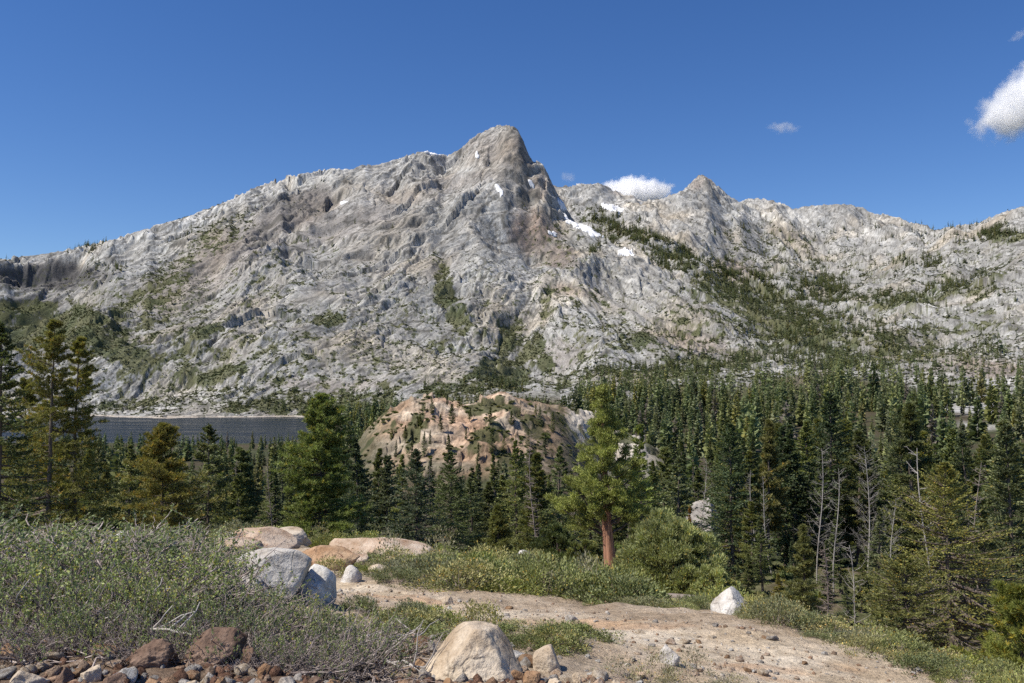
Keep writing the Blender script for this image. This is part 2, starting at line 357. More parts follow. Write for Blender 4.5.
DARK = [(45,276,56,13,0,1),(16,308,40,10,-8,.9),(420,250,16,60,-40,.3),(350,260,10,60,50,.35),(280,280,10,50,50,.3),(450,230,8,50,45,.3),(560,260,10,40,-50,.35),(620,300,10,60,-55,.3),(400,330,10,40,45,.3),(510,175,14,30,20,.4),(240,300,8,50,55,.3),(40,278,52,9,-2,.9),(20,300,40,7,-10,.7),(300,205,36,17,-15,.8),(255,236,52,12,-32,.55),(185,275,60,9,-32,.5),(345,225,30,8,-35,.4),(390,240,50,5,-38,.45),(330,300,60,4,-40,.4),(440,270,45,4,-45,.4),(590,270,50,4,35,.4),(640,310,50,4,28,.4),(390,180,50,10,-20,.35),(520,150,8,24,-10,.6),(190,330,14,8,0,.4),(200,300,22,6,-30,.4),(130,300,60,8,-30,.35),(735,250,20,14,20,.3)]  # dark rock bands, with the far-left cliff's shade painted in
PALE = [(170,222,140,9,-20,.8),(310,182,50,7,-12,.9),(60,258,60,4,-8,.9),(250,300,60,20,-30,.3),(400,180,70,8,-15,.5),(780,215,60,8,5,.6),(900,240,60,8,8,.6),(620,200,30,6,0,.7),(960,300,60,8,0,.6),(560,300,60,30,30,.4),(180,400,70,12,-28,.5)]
green = paint(GREEN) * mt; red = paint(RED) * mt; dark = paint(DARK) * mt; pale = paint(PALE) * mt
SY = np.where(YY > 1030, 0.6 * YY + 0.9 * ZZ, YY)
rough_n = fbm(XX / 30, SY / 30, 4, 0.6, 61); mid_n = fbm(XX / 110, SY / 110, 4, 0.55, 62)
spk = fbm(XX / 9, SY / 9, 4, 0.7, 63)
gran = np.array([0.355, 0.345, 0.318]); C = np.ones(YY.shape + (3,)) * gran
spk2 = fbm(XX / 3.6, SY / 3.6, 2, 0.7, 69)
C *= np.clip(1 + 0.45 * mid_n + 0.45 * rough_n + (0.75 * spk + 0.45 * spk2) * (0.6 + 0.7 * sstep(-0.2, 0.3, mid_n + 0.4 * rough_n)), 0.35, 1.9)[..., None]
warm = sstep(-0.1, 0.5, fbm(XX / 170, YY / 170, 4, 0.5, 64))[..., None]
C = C * lerp(np.array([0.97, 1.0, 1.05]), np.array([1.06, 0.99, 0.90]), warm)
mixc = lambda c, m: C * (1 - m[..., None]) + np.array(c) * m[..., None]
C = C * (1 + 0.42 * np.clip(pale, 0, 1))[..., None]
C = mixc((0.24, 0.175, 0.14), np.clip(red * (0.8 + 0.5 * rough_n), 0, 0.85))
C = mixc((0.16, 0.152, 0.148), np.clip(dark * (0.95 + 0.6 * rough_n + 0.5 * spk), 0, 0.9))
pa_ = np.where(PX < 540, XX * 0.77 - SY * 0.635, XX * 0.915 + SY * 0.40) + 12 * perlin(XX / 60, SY / 60, 71); qa_ = np.where(PX < 540, XX * 0.635 + SY * 0.77, -XX * 0.40 + SY * 0.915)
wf1, wf2, wc = worley(pa_ / 26, qa_ / 120, 72); crack = (1 - sstep(0.02, 0.12, wf2 - wf1)) * (0.35 + 0.65 * sstep(-0.35, 0.15, fbm(XX / 70, YY / 70, 3, 0.5, 73)))
wf1, wf2, wc2 = worley(pa_ / 7, qa_ / 14, 74); crack = np.maximum(crack, (1 - sstep(0.02, 0.16, wf2 - wf1)) * 0.6 * sstep(-0.1, 0.3, fbm(XX / 40, YY / 40, 3, 0.5, 75)))
C = C * (0.80 + 0.20 * wc2 + 0.26 * wc)[..., None]
strk = fbm(pa_ / 5.0, qa_ / 30, 4, 0.6, 76) + 0.35 * mid_n
crack = np.maximum(crack, 0.95 * sstep(0.16, 0.30, strk))
C = mixc((0.085, 0.083, 0.075), np.clip(crack * 0.82, 0, 1) * mt)
cliff_shade = paint([(40, 277, 58, 12, 0, 1), (14, 308, 40, 9, -8, .85)], 0.3) * mt * sstep(0.5, 0.9, slope); C = mixc((0.085, 0.085, 0.088), np.clip(cliff_shade * (0.9 + 0.5 * spk), 0, 0.92))  # shade of the steep far-left cliff, painted into the rock colour
# brush: painted slopes, ledges and joints
ledge = sstep(0.75, 0.3, slope) * sstep(0.0, 0.35, mid_n + 0.5 * spk)
veg = sstep(0.0, 0.12, (green - 0.5) * 0.95 + 0.9 * rough_n + 0.8 * spk) * sstep(0.03, 0.12, green)
veg = np.maximum(veg, 0.75 * ledge * sstep(-0.05, 0.25, spk) * (PY > 190))
veg = np.maximum(veg, 0.85 * sstep(0.20, 0.36, spk + 0.45 * mid_n + 0.10 * sstep(280, 400, PY)) * sstep(215, 320, PY)) * mt
vc = lerp(np.array([0.070, 0.085, 0.036]), np.array([0.115, 0.118, 0.058]), sstep(-0.4, 0.4, fbm(XX / 40, YY / 40, 3, 0.5, 65))[..., None])
C = C * (1 - veg[..., None] * 0.92) + vc * veg[..., None] * 0.92
# valley floor
edge = np.where(PX > 560, np.interp(PX, *EDGE) + 260 * fbm(XX / 80, YY / 140, 3, 0.5, 97), 1080)
fl = 1 - sstep(edge - 60, edge + 50, YY) ; flc = lerp(np.array([0.075, 0.062, 0.04]), np.array([0.055, 0.065, 0.03]), sstep(-0.3, 0.3, rough_n)[..., None])
flc = lerp(flc, np.array([0.22, 0.19, 0.15]), (sstep(700, 1030, YY) * sstep(-0.2, 0.3, mid_n + 0.6 * rough_n) * 0.8)[..., None])
C = C * (1 - fl[..., None]) + flc * fl[..., None]
km = knob_mask(AA_, YY); kcol = lerp(np.array([0.41, 0.28, 0.195]), np.array([0.47, 0.40, 0.315]), sstep(-0.3, 0.4, fbm(XX / 18, (YY * 0.7 + ZZ * 1.6) / 18, 4, 0.6, 66))[..., None])
kcol = kcol * np.clip(1 + 0.9 * fbm(XX / 3, (YY * 0.7 + ZZ * 1.6) / 3, 4, 0.65, 67) + 0.5 * fbm(XX / 12, (YY * 0.7 + ZZ * 1.6) / 12, 3, 0.6, 167), 0.4, 1.6)[..., None]
kf1, kf2, kc_ = worley(XX / 5 + ZZ / 9, (YY + ZZ * 1.5) / 5, 168); kcol = kcol * (1 - 0.45 * (1 - sstep(0.02, 0.12, kf2 - kf1)))[..., None] * (0.8 + 0.4 * kc_)[..., None]
right = sstep(560, 575, PX)[..., None]; kcol = kcol * (1 - right) + np.array([0.52, 0.48, 0.42]) * right
kveg = sstep(0.06, 0.16, fbm(XX / 12, YY / 12, 4, 0.6, 68) + 0.15 * sstep(440, 470, PX) - 0.1)[..., None]
kcol = kcol * (1 - kveg * 0.9) + np.array([0.07, 0.078, 0.034]) * kveg * 0.9
C = C * (1 - km[..., None]) + kcol * km[..., None]
shore = (np.abs(ZZ + EYE - 0.5) < 0.9 + 0.9 * rough_n)[..., None] * sstep(1000, 1100, YY)[..., None]
C = C * (1 - shore * 0.8) + np.array([0.45, 0.40, 0.34]) * shore * 0.8
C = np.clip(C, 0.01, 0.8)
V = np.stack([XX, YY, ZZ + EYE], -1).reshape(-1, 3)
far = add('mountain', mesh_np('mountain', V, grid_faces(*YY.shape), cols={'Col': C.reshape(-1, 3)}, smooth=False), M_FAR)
tag(far, 'grey granite mountain range with brush and red rock rising behind the lake and forest', kind='structure')
print('far mesh', round(time.time() - T0, 1))

# ------------------------------------------------------------------ near hillside sheet
ny = np.concatenate([np.linspace(-8, 4.4, 60)[:-1], np.geomspace(4.4, 26, 420)[:-1], np.geomspace(26, 110.0, 150)])
nu = np.linspace(-1, 1, 760)
NY, NU = np.meshgrid(ny, nu, indexing='ij'); NX = NU * (7.0 + 0.80 * np.maximum(NY, 0) + 0.6)
NZ = Hrel(NX.ravel(), NY.ravel()).reshape(NY.shape)
NPX, NPY = proj(NX, np.maximum(NY, 1.0), NZ)
td = trail_dist(NX, NY)
a1 = fbm(NX / 1.3, NY / 1.3, 4, 0.55, 81); a2 = fbm(NX / 6, NY / 6, 4, 0.55, 82); a3 = fbm(NX / 0.35, NY / 0.35, 3, 0.6, 83)
lit = lerp(np.array([0.39, 0.31, 0.22]), np.array([0.53, 0.44, 0.33]), sstep(-0.3, 0.35, a1)[..., None])
lit = lit * (1 - sstep(0.1, 0.4, a2)[..., None] * 0.35)
trc = lerp(np.array([0.57, 0.47, 0.335]), np.array([0.67, 0.585, 0.455]), sstep(-0.3, 0.3, a1)[..., None])
rust = sstep(0.12, 0.35, fbm(NX / 1.8 + 7, NY / 1.1, 4, 0.55, 84))[..., None]
trc = trc * (1 - rust * 0.45) + np.array([0.54, 0.31, 0.16]) * rust * 0.45
tm_ = (1 - sstep(0.75, 1.5, td + 0.5 * a1 + 0.25 * a3))
bare = 1 - sstep(0.8, 1.25, np.sqrt(((NX - 4.4) / 2.2) ** 2 + ((NY - 8.4) / 1.8) ** 2) + 0.6 * a1)      # the trail widens on the right
tm_ = np.maximum(tm_, bare)[..., None]
nc_ = lit * (1 - tm_) + trc * tm_
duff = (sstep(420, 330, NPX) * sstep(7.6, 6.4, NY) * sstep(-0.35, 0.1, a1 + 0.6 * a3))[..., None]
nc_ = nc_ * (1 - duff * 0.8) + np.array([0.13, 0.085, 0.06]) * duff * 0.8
deep = sstep(30, 60, NY)[..., None]
nc_ = nc_ * (1 - deep) + lerp(np.array([0.13, 0.105, 0.07]), np.array([0.12, 0.13, 0.06]), sstep(-0.3, 0.3, a2)[..., None]) * deep
nc_ = nc_ * np.clip(1 + 0.25 * a3 + sstep(25, 45, NY) * 0.9 * a1, 0.4, 1.7)[..., None]
ground = add('hillside', mesh_np('hillside', np.stack([NX, NY, NZ + EYE], -1).reshape(-1, 3), grid_faces(*NY.shape), cols={'Col': np.clip(nc_, 0.01, 0.8).reshape(-1, 3)}, smooth=True), M_NEAR)
tag(ground, 'sandy hillside with a footpath falling away to the forest', kind='structure')

# ------------------------------------------------------------------ lake
lt = NT('lake_water'); lt.b.inputs['Base Color'].default_value = (0.008, 0.016, 0.026, 1); lt.b.inputs['Roughness'].default_value = 0.2; lt.b.inputs['Specular IOR Level'].default_value = 0.22; lt.b.inputs['IOR'].default_value = 1.33
wv = lt.tex(0.9, 5, 0.6); wv2 = lt.tex(0.12, 3, 0.5)
lm = lt.n('Mapping'); lm.inputs['Scale'].default_value = (0.006, 0.05, 1); lt.l(lt.tc.outputs['Object'], lm.inputs[0]); ln_ = lt.n('TexNoise'); ln_.inputs['Scale'].default_value = 1.0; ln_.inputs['Detail'].default_value = 4; lt.l(lm.outputs[0], ln_.inputs['Vector']); lr = lt.n('MapRange'); lr.inputs[1].default_value = 0.35; lr.inputs[2].default_value = 0.65; lr.inputs[3].default_value = 0.10; lr.inputs[4].default_value = 0.34; lt.l(ln_.outputs['Fac'], lr.inputs[0]); lt.l(lr.outputs[0], lt.b.inputs['Roughness'])
b_ = lt.bump(wv, 0.9, 1.0); b_ = lt.bump(wv2, 1.5, 0.7, b_); lt.l(b_, lt.b.inputs['Normal'])
lv = [(-900, 450, 0), (150, 450, 0), (150, 1240, 0), (-1200, 1240, 0)]
lake = add('lake', mesh_np('lake', lv, [(0, 1, 2, 3)]), lt.m)
tag(lake, 'dark blue mountain lake at the foot of the granite slope', kind='structure')

# ------------------------------------------------------------------ placing
def gz(x, y): return float(Hrel(np.array([x]), np.array([y]))[0]) + EYE
_ds = np.concatenate([np.geomspace(3.2, 60, 500), np.geomspace(60, 600, 300)[1:], np.geomspace(600, 4000, 700)[1:]])
def hit(px, py, dmin=3.2, dmax=4000):
    """where the sight line through a pixel meets the ground"""
    a, t = unproj(px, py, 1.0)
    d = _ds[(_ds >= dmin) & (_ds <= dmax)]
    above = t * d - Hrel(a * d, d)
    k = np.nonzero(above < 0)[0]
    k = k[0] if len(k) else int(np.argmin(above))
    dd = d[max(k - 1, 0)] if above[k] < 0 else d[k]
    return a * dd, dd, float(Hrel(np.array([a * dd]), np.array([dd]))[0]) + EYE
def at(px, d):
    a = (px - CX) / F
    for _ in range(3):
        z = gz(a * d, d) - EYE
        a = (px - CX) / F * (math.cos(PITCH) + z / d * math.sin(PITCH))
    return a * d, d, gz(a * d, d)
def top_z(py, d): return d * math.tan(PITCH + math.atan((CY - py) / F)) + EYE

# ------------------------------------------------------------------ growing things
class Acc:
    def __init__(s): s.V = []; s.Q = []; s.C = []; s.n = 0
    def quads(s, V, Q, C):
        s.V.append(V); s.Q.append(Q + s.n); s.C.append(C); s.n += len(V)
    def tube(s, pts, rad, seg=6, col=(1, 1, 1)):
        pts = np.asarray(pts, float); rad = np.asarray(rad, float)
        tg = np.gradient(pts, axis=0); tg /= np.linalg.norm(tg, axis=1, keepdims=True) + 1e-9
        ref = np.where(np.abs(tg[:, 2:3]) > 0.9, np.array([[1.0, 0, 0]]), np.array([[0, 0, 1.0]]))
        u = np.cross(tg, ref); u /= np.linalg.norm(u, axis=1, keepdims=True) + 1e-9; v = np.cross(tg, u)
        an = np.arange(seg) / seg * 2 * np.pi
        V = pts[:, None] + rad[:, None, None] * (np.cos(an)[None, :, None] * u[:, None] + np.sin(an)[None, :, None] * v[:, None])
        n = len(pts); i = np.arange(n * seg).reshape(n, seg); j = np.roll(i, -1, 1)
        Q = np.stack([i[:-1], j[:-1], j[1:], i[1:]], -1).reshape(-1, 4)
        s.quads(V.reshape(-1, 3), Q, np.broadcast_to(np.asarray(col, float), (n * seg, 3)))
    def blades(s, Pp, D, L, W, rng, col, fold=0.25):
        """kite shaped sprays: P base, D unit direction, L length, W width"""
        k = len(Pp); r = rng.normal(size=(k, 3)); sd = np.cross(D, r); sd /= np.linalg.norm(sd, axis=1, keepdims=True) + 1e-9
        nr = np.cross(D, sd); L = L[:, None]; W = W[:, None]
        mid = Pp + D * L * 0.45
        V = np.stack([Pp, mid + sd * W * 0.5 + nr * W * fold, Pp + D * L, mid - sd * W * 0.5 + nr * W * fold], 1).reshape(-1, 3)
        Q = np.arange(4 * k).reshape(k, 4)
        s.quads(V, Q, np.repeat(col, 4, 0))
    def mesh(s, name, smooth=False):
        return mesh_np(name, np.concatenate(s.V), np.concatenate(s.Q), cols={'Col': np.concatenate(s.C)}, smooth=smooth)
def unit(v): return v / (np.linalg.norm(v, axis=-1, keepdims=True) + 1e-9)
BR = 1.0
def tint(rng, k, base, spread=0.25, warm=0.0):
    b = np.asarray(base) * BR * (1 + spread * rng.normal(size=(k, 1))).clip(0.45, 1.8)
    wv_ = rng.random((k, 1)) < warm
    return np.where(wv_, b * np.array([1.6, 1.15, 0.7]), b)

FIR = (0.155, 0.182, 0.078); FIR_B = (0.168, 0.190, 0.100); PINE = (0.185, 0.195, 0.062); GOLD = (0.215, 0.195, 0.06); JUN = (0.34, 0.365, 0.15); OLIVE = (0.150, 0.165, 0.065)
def conifer(seed, h, r, base=0.08, nlev=42, per=5, K=8, M=3, le=0.42, wd=0.34, up=0.0, droop=0.25, prof=0.85, gap=0.12, col=FIR, warm=0.03, tuft=0, lean=0.0, bare=0.0, tr=0.013, irregular=0.15, twig=0.36):
    """returns (trunk mesh data, crown mesh data)"""
    rng = np.random.default_rng(seed)
    T = Acc(); Cw = Acc()
    nz = 14; zz = np.linspace(0, 1, nz); wob = np.cumsum(rng.normal(size=(nz, 2)) * 0.006 * h, 0); wob[0] = 0
    tp = np.stack([wob[:, 0] * 0.6 + lean * h * zz ** 1.5, wob[:, 1] * 0.6, zz * h], 1)
    R0 = tr * h
    T.tube(tp, R0 * (1 - zz) ** 0.8 + R0 * 0.5 * np.exp(-zz * 30) + 0.008, 8)
    lev = base + (1 - base) * (np.linspace(0, 0.985, nlev) ** 0.92)
    zb = np.repeat(lev, per) + rng.normal(size=nlev * per) * 0.5 / nlev
    zb = zb.clip(base * 0.6, 0.99); q = (zb - base).clip(0, 1) / (1 - base)
    B = len(zb); az = rng.random(B) * 2 * np.pi
    side = 1 + irregular * np.sin(az + rng.random() * 6) * np.sin(q * 9 + rng.random() * 6)
    lump = 1 + irregular * 1.6 * np.interp(q, np.linspace(0, 1, 9), rng.normal(size=9) * 0.5)
    prof = prof + 0.22
    L = r * ((1 - q) ** prof * np.minimum(1, 0.62 + q * 3.0) + 0.035) * rng.uniform(0.62, 1.1, B) * side * lump
    keep = rng.random(B) > gap; zb, q, az, L = zb[keep], q[keep], az[keep], L[keep]; B = len(zb)
    e0 = lerp(-0.15, 0.75, q ** 1.5) + up + rng.normal(size=B) * 0.12
    bp = np.stack([np.interp(zb, zz, tp[:, i]) for i in range(3)], 1)
    dh = np.stack([np.cos(az), np.sin(az), np.zeros(B)], 1)
    def pos(i, s_): return bp[i] + dh[i] * (L[i] * s_ * np.cos(e0[i] * 0.6))[:, None] + np.array([0, 0, 1.0]) * (L[i] * (s_ * np.sin(e0[i]) - droop * s_ * (1 - q[i]) * 0.9 + droop * 0.9 * s_ ** 3 * (1 - q[i])))[:, None]
    for i in range(0, B, 2 if h < 14 else 3):
        ss = np.linspace(0, 0.85, 4); T.tube(pos(np.full(4, i), ss), np.linspace(max(0.012, 0.022 * L[i]), 0.008, 4), 4)
    if bare > 0:
        for k in range(int(26 * bare)):
            z0 = rng.uniform(0.04, base + 0.18) * h; a0 = rng.random() * 6.28; l0 = rng.uniform(0.3, 0.8) * r
            p0 = np.array([np.interp(z0, tp[:, 2], tp[:, 0]), np.interp(z0, tp[:, 2], tp[:, 1]), z0]); ss = np.linspace(0, 1, 4)[:, None]
            T.tube(p0 + np.array([math.cos(a0), math.sin(a0), -0.15]) * l0 * ss + rng.normal(size=(4, 3)) * 0.03 * l0, np.linspace(0.02, 0.006, 4), 4, (1.4, 1.4, 1.5))
    ii = np.repeat(np.arange(B), K); ss = np.tile(np.linspace(0.22, 1.0, K), B) + rng.normal(size=B * K) * 0.03
    pp = pos(ii, ss); tg = unit(pos(ii, ss + 0.02) - pp)
    hor = unit(np.cross(tg, np.array([[0, 0, 1.0]])))
    out = []
    for sgn in (-1, 1):
        ang = rng.uniform(0.6, 1.1, len(ii)) * sgn
        td_ = unit(tg * np.cos(ang)[:, None] + hor * np.sin(ang)[:, None] + np.array([0, 0, 1.0]) * rng.normal(size=(len(ii), 1)) * 0.14 + (0.12 if up > 0.1 else 0) * np.array([0, 0, 1.0]))
        tl = (L[ii] * twig * (1.05 - ss * 0.75) + 0.12 * le * (1 - 0.6 * q[ii])) * rng.uniform(0.6, 1.15, len(ii))
        out.append((pp, td_, tl))
    pp = np.concatenate([o[0] for o in out]); td_ = np.concatenate([o[1] for o in out]); tl = np.concatenate([o[2] for o in out])
    if tuft:
        # needle tufts at and along the twig ends
        cs = []
        for f in ((0.55, 1.0) if M < 3 else (0.25, 0.65, 1.0)):
            cs.append((pp + td_ * (tl * f)[:, None], td_))
        cp = np.concatenate([c[0] for c in cs]); cd = np.concatenate([c[1] for c in cs])
        k = np.repeat(np.arange(len(cp)), tuft)
        D = unit(cd[k] * 0.7 + rng.normal(size=(len(k), 3)) * 0.62 + np.array([0, 0, 0.35]))
        tone = tint(rng, len(cp), col, 0.22, warm)[k]
        Cw.blades(cp[k] - D * le * 0.1, D, le * rng.uniform(0.7, 1.2, len(k)), np.full(len(k), wd * le), rng, tone * rng.uniform(0.85, 1.15, (len(k), 1)))
    else:
        k = np.repeat(np.arange(len(pp)), M); f = np.tile((np.arange(M) + 0.2) / M, len(pp))
        D = unit(td_[k] + rng.normal(size=(len(k), 3)) * 0.33)
        bt = tint(rng, B, (1, 1, 1), 0.16)
        tone = tint(rng, len(k), col, 0.18, warm) * bt[np.concatenate([ii, ii])[k]]
        Cw.blades(pp[k] + td_[k] * (tl[k] * f)[:, None], D, le * rng.uniform(0.7, 1.25, len(k)) * (0.7 + 0.3 * (1 - np.concatenate([ss, ss])[k])) * (1 - 0.5 * np.concatenate([q[ii], q[ii]])[k]), wd * le * rng.uniform(0.8, 1.2, len(k)), rng, tone)
    # leader
    kk = 22; zt = rng.uniform(0.95, 1.0, kk); D = unit(np.stack([rng.normal(size=kk) * 0.3, rng.normal(size=kk) * 0.3, np.full(kk, 0.9)], 1))
    tip = np.stack([np.interp(zt, zz, tp[:, i]) for i in range(3)], 1)
    Cw.blades(tip, D, np.full(kk, le * 0.7), np.full(kk, le * wd * 0.5), rng, tint(rng, kk, col, 0.2))
    return T.mesh('trunk', True), Cw.mesh('crown')
def broad(seed, w_, h, ncl, nleaf, le, lw, col, warm=0.05, stems=40, stemcol=(1, 1, 1), up=0.6, cl=0.28, trunk_r=0.02, flat=0.0):
    """bushy juniper or low shrub: stems that fan from the root, leaves in clumps at their ends"""
    rng = np.random.default_rng(seed); T = Acc(); Cw = Acc()
    az = rng.random(ncl) * 6.283; el = np.arcsin(rng.uniform(0.02, 1, ncl)); rr = rng.uniform(0.55, 1.0, ncl) ** 0.6
    lump = 1 + 0.22 * np.sin(az * 2 + rng.random() * 6) + 0.15 * np.sin(az * 5 + rng.random() * 6)
    c = np.stack([np.cos(az) * np.cos(el) * rr * lump * w_ / 2, np.sin(az) * np.cos(el) * rr * lump * w_ / 2, (0.06 + np.sin(el) * rr * 0.94) * h * (0.85 + 0.3 * rng.random(ncl))], 1)
    for i in range(min(stems, ncl)):
        root = np.array([c[i, 0] * 0.15, c[i, 1] * 0.15, -0.02]); ss = np.linspace(0, 1, 5)[:, None]
        pth = root + (c[i] - root) * ss; pth[:, 2] -= 0.25 * h * (ss[:, 0] * (1 - ss[:, 0])); pth[1:4] += rng.normal(size=(3, 3)) * 0.02 * w_
        T.tube(pth, np.linspace(trunk_r, trunk_r * 0.25, 5), 4, np.asarray(stemcol) * rng.uniform(0.8, 1.2))
    k = np.repeat(np.arange(ncl), nleaf)
    R = cl * w_ * 0.5 * rng.uniform(0.7, 1.25, ncl)
    off = unit(rng.normal(size=(len(k), 3))) * (R[k] * rng.random(len(k)) ** 0.5)[:, None]; off[:, 2] *= 0.75
    D = unit(unit(off) * 0.7 + unit(c[k] * np.array([1, 1, 1.2])) * 0.5 + rng.normal(size=(len(k), 3)) * 0.35 + np.array([0, 0, up]))
    pz = c[k] + off; pz[:, 2] = np.maximum(pz[:, 2], 0.01 * h)
    bt = tint(rng, ncl, (1, 1, 1), 0.15)
    Cw.blades(pz, D, le * rng.uniform(0.65, 1.25, len(k)), lw * rng.uniform(0.8, 1.2, len(k)), rng, tint(rng, len(k), col, 0.2, warm) * bt[k])
    return T.mesh('stems', True), Cw.mesh('foliage')
def manzanita(seed, R, h, nst=84, nl=11, col=(0.235, 0.285, 0.12), leaf=0.045, dead=0.3):
    rng = np.random.default_rng(seed); T = Acc(); Lf = Acc()
    for i in range(nst):
        a0 = rng.random() * 6.283; l0 = R * rng.uniform(0.45, 1.05); root = np.array([rng.normal() * 0.22 * R, rng.normal() * 0.22 * R, -0.03])
        isdead = rng.random() < dead; rise = h * rng.uniform(0.15, 0.55) if isdead else h * rng.uniform(0.4, 0.95)
        ss = np.linspace(0, 1, 8)[:, None]; dr = np.array([math.cos(a0), math.sin(a0), 0])
        pth = root + dr * l0 * ss ** 0.8 + np.array([0, 0, 1.0]) * rise * ss ** (0.9 if isdead else 1.5); pth[1:] += np.cumsum(rng.normal(size=(7, 3)) * 0.028 * R, 0)
        pth[:, 2] = np.maximum(pth[:, 2], -0.02)
        cl_ = np.array([1, 1, 1.0]) * rng.uniform(0.75, 1.25)
        T.tube(pth, np.linspace(0.011, 0.0045, 8) * rng.uniform(0.8, 1.7), 5, cl_)
        for j in range(5):
            f = rng.uniform(0.35, 1.0); p0 = np.array([np.interp(f, ss[:, 0], pth[:, m]) for m in range(3)])
            d1 = unit(dr * rng.uniform(-0.2, 0.8) + rng.normal(size=3) * 0.55 + np.array([0, 0, 0.1 if isdead else 0.85])); l1 = rng.uniform(0.12, 0.30) * R * 1.1
            tp = p0 + d1 * l1 * np.linspace(0, 1, 4)[:, None] + np.array([0, 0, 1.0]) * (0.0 if isdead else 0.05) * np.linspace(0, 1, 4)[:, None] ** 2; tp[1:] += rng.normal(size=(3, 3)) * 0.012
            T.tube(tp, np.linspace(0.0045, 0.002, 4), 4, cl_)
            if not isdead:
                g = rng.uniform(0.25, 1.0, nl); bp = tp[0] + (tp[-1] - tp[0]) * g[:, None]
                D = unit(d1 * 0.5 + rng.normal(size=(nl, 3)) * 0.7 + np.array([0, 0, 0.45]))
                Lf.blades(bp, D, leaf * rng.uniform(0.7, 1.2, nl), leaf * 0.52 * rng.uniform(0.8, 1.2, nl), rng, tint(rng, nl, col, 0.2, 0.06) * rng.uniform(0.8, 1.2), fold=0.1)
    return T.mesh('stems', True), Lf.mesh('foliage')
def bare_tree(seed, h, nb=34, bl=0.16, lean=0.0, curve=0.03, r0=0.0048, twigs=5, fine=1.0, down=0.0):
    rng = np.random.default_rng(seed); T = Acc(); Bc = Acc()
    zz = np.linspace(0, 1, 16); ph = rng.random() * 6
    tp = np.stack([lean * h * zz + curve * h * np.sin(zz * 4 + ph) - curve * h * math.sin(ph), curve * 0.5 * h * np.sin(zz * 5 + ph * 2) - curve * 0.5 * h * math.sin(ph * 2), zz * h], 1)
    T.tube(tp, r0 * h * (1 - zz) ** 0.7 + 0.012, 7)
    Bc.tube(tp[2:-1], np.full(len(tp) - 3, 0.008), 3)
    for i in range(nb):
        f = rng.uniform(0.22, 0.98); a0 = rng.random() * 6.283; l0 = bl * h * rng.uniform(0.4, 1.2) * (1.15 - f * 0.7)
        p0 = np.array([np.interp(f, zz, tp[:, m]) for m in range(3)]); ss = np.linspace(0, 1, 5)[:, None]
        d0 = np.array([math.cos(a0), math.sin(a0), rng.uniform(0.1, 0.9) * (1 - down) - 0.35 * down])
        bp = p0 + d0 * l0 * ss + np.array([0, 0, 0.2 * l0]) * ss ** 2; bp[1:] += np.cumsum(rng.normal(size=(4, 3)) * 0.05 * l0, 0)
        Bc.tube(bp, np.linspace(0.018, 0.007, 5) * fine, 4)
        for j in range(twigs):
            g = rng.uniform(0.25, 1); q0 = np.array([np.interp(g, ss[:, 0], bp[:, m]) for m in range(3)]); d1 = unit(d0 + rng.normal(size=3) * 0.7); l1 = l0 * rng.uniform(0.2, 0.5)
            Bc.tube(q0 + d1 * l1 * np.linspace(0, 1, 3)[:, None], np.linspace(0.010, 0.005, 3) * fine, 3)
    return T.mesh('trunk', True), Bc.mesh('branches', True)

def mat_foliage(name, trans=0.3, spec=0.25, rough=0.55, var=0.22):
    t = NT(name); at_ = t.n('Attribute'); at_.attribute_name = 'Col'; oi = t.n('ObjectInfo')
    c = t.mul(at_.outputs['Color'], t.ramp(oi.outputs['Random'], [(0.0, (1 - var, 1 - var, 1 - var * 0.6)), (0.5, (1, 1, 1)), (1.0, (1 + var * 1.3, 1 + var * 0.9, 1 - var * 0.2))]))
    t.l(c, t.b.inputs['Base Color']); t.b.inputs['Roughness'].default_value = rough; t.b.inputs['Specular IOR Level'].default_value = spec
    tr = t.n('BsdfTranslucent'); t.l(t.mul(c, (1.15, 1.25, 0.7)), tr.inputs['Color'])
    mx = t.n('MixShader'); mx.inputs[0].default_value = trans
    t.l(t.b.outputs[0], mx.inputs[1]); t.l(tr.outputs[0], mx.inputs[2]); t.l(mx.outputs[0], t.out.inputs['Surface'])
    return t.m
def mat_bark(name, c1, c2, scale=6, stretch=0.15):
    t = NT(name); at_ = t.n('Attribute'); at_.attribute_name = 'Col'
    tc = t.n('TexCoord'); mp = t.n('Mapping'); mp.inputs['Scale'].default_value = (1, 1, stretch); t.l(tc.outputs['Object'], mp.inputs[0])
    nz_ = t.n('TexNoise'); nz_.inputs['Scale'].default_value = scale; nz_.inputs['Detail'].default_value = 5; nz_.inputs['Roughness'].default_value = 0.65; t.l(mp.outputs[0], nz_.inputs['Vector'])
    c = t.mul(t.ramp(nz_.outputs['Fac'], [(0.35, c1), (0.62, c2)]), at_.outputs['Color'])
    t.l(c, t.b.inputs['Base Color']); t.b.inputs['Roughness'].default_value = 0.9; t.b.inputs['Specular IOR Level'].default_value = 0.1
    b = t.bump(nz_.outputs['Fac'], 0.03, 0.8); t.l(b, t.b.inputs['Normal']); return t.m
M_NEEDLE = mat_foliage('conifer_needles'); M_LEAF = mat_foliage('shrub_leaves', 0.25, 0.25, 0.55, 0.32); M_DIST = mat_foliage('distant_foliage', 0.2, 0.1, 0.8, 0.0)
M_BARK = mat_bark('grey_brown_bark', (0.07, 0.055, 0.045), (0.17, 0.14, 0.115)); M_RED = mat_bark('orange_bark', (0.13, 0.065, 0.045), (0.46, 0.25, 0.16), 11, 0.10)
M_DEAD = mat_bark('bleached_wood', (0.27, 0.25, 0.235), (0.46, 0.43, 0.40)); M_STEM = mat_bark('grey_stems', (0.20, 0.16, 0.145), (0.44, 0.38, 0.35), 20, 0.4)

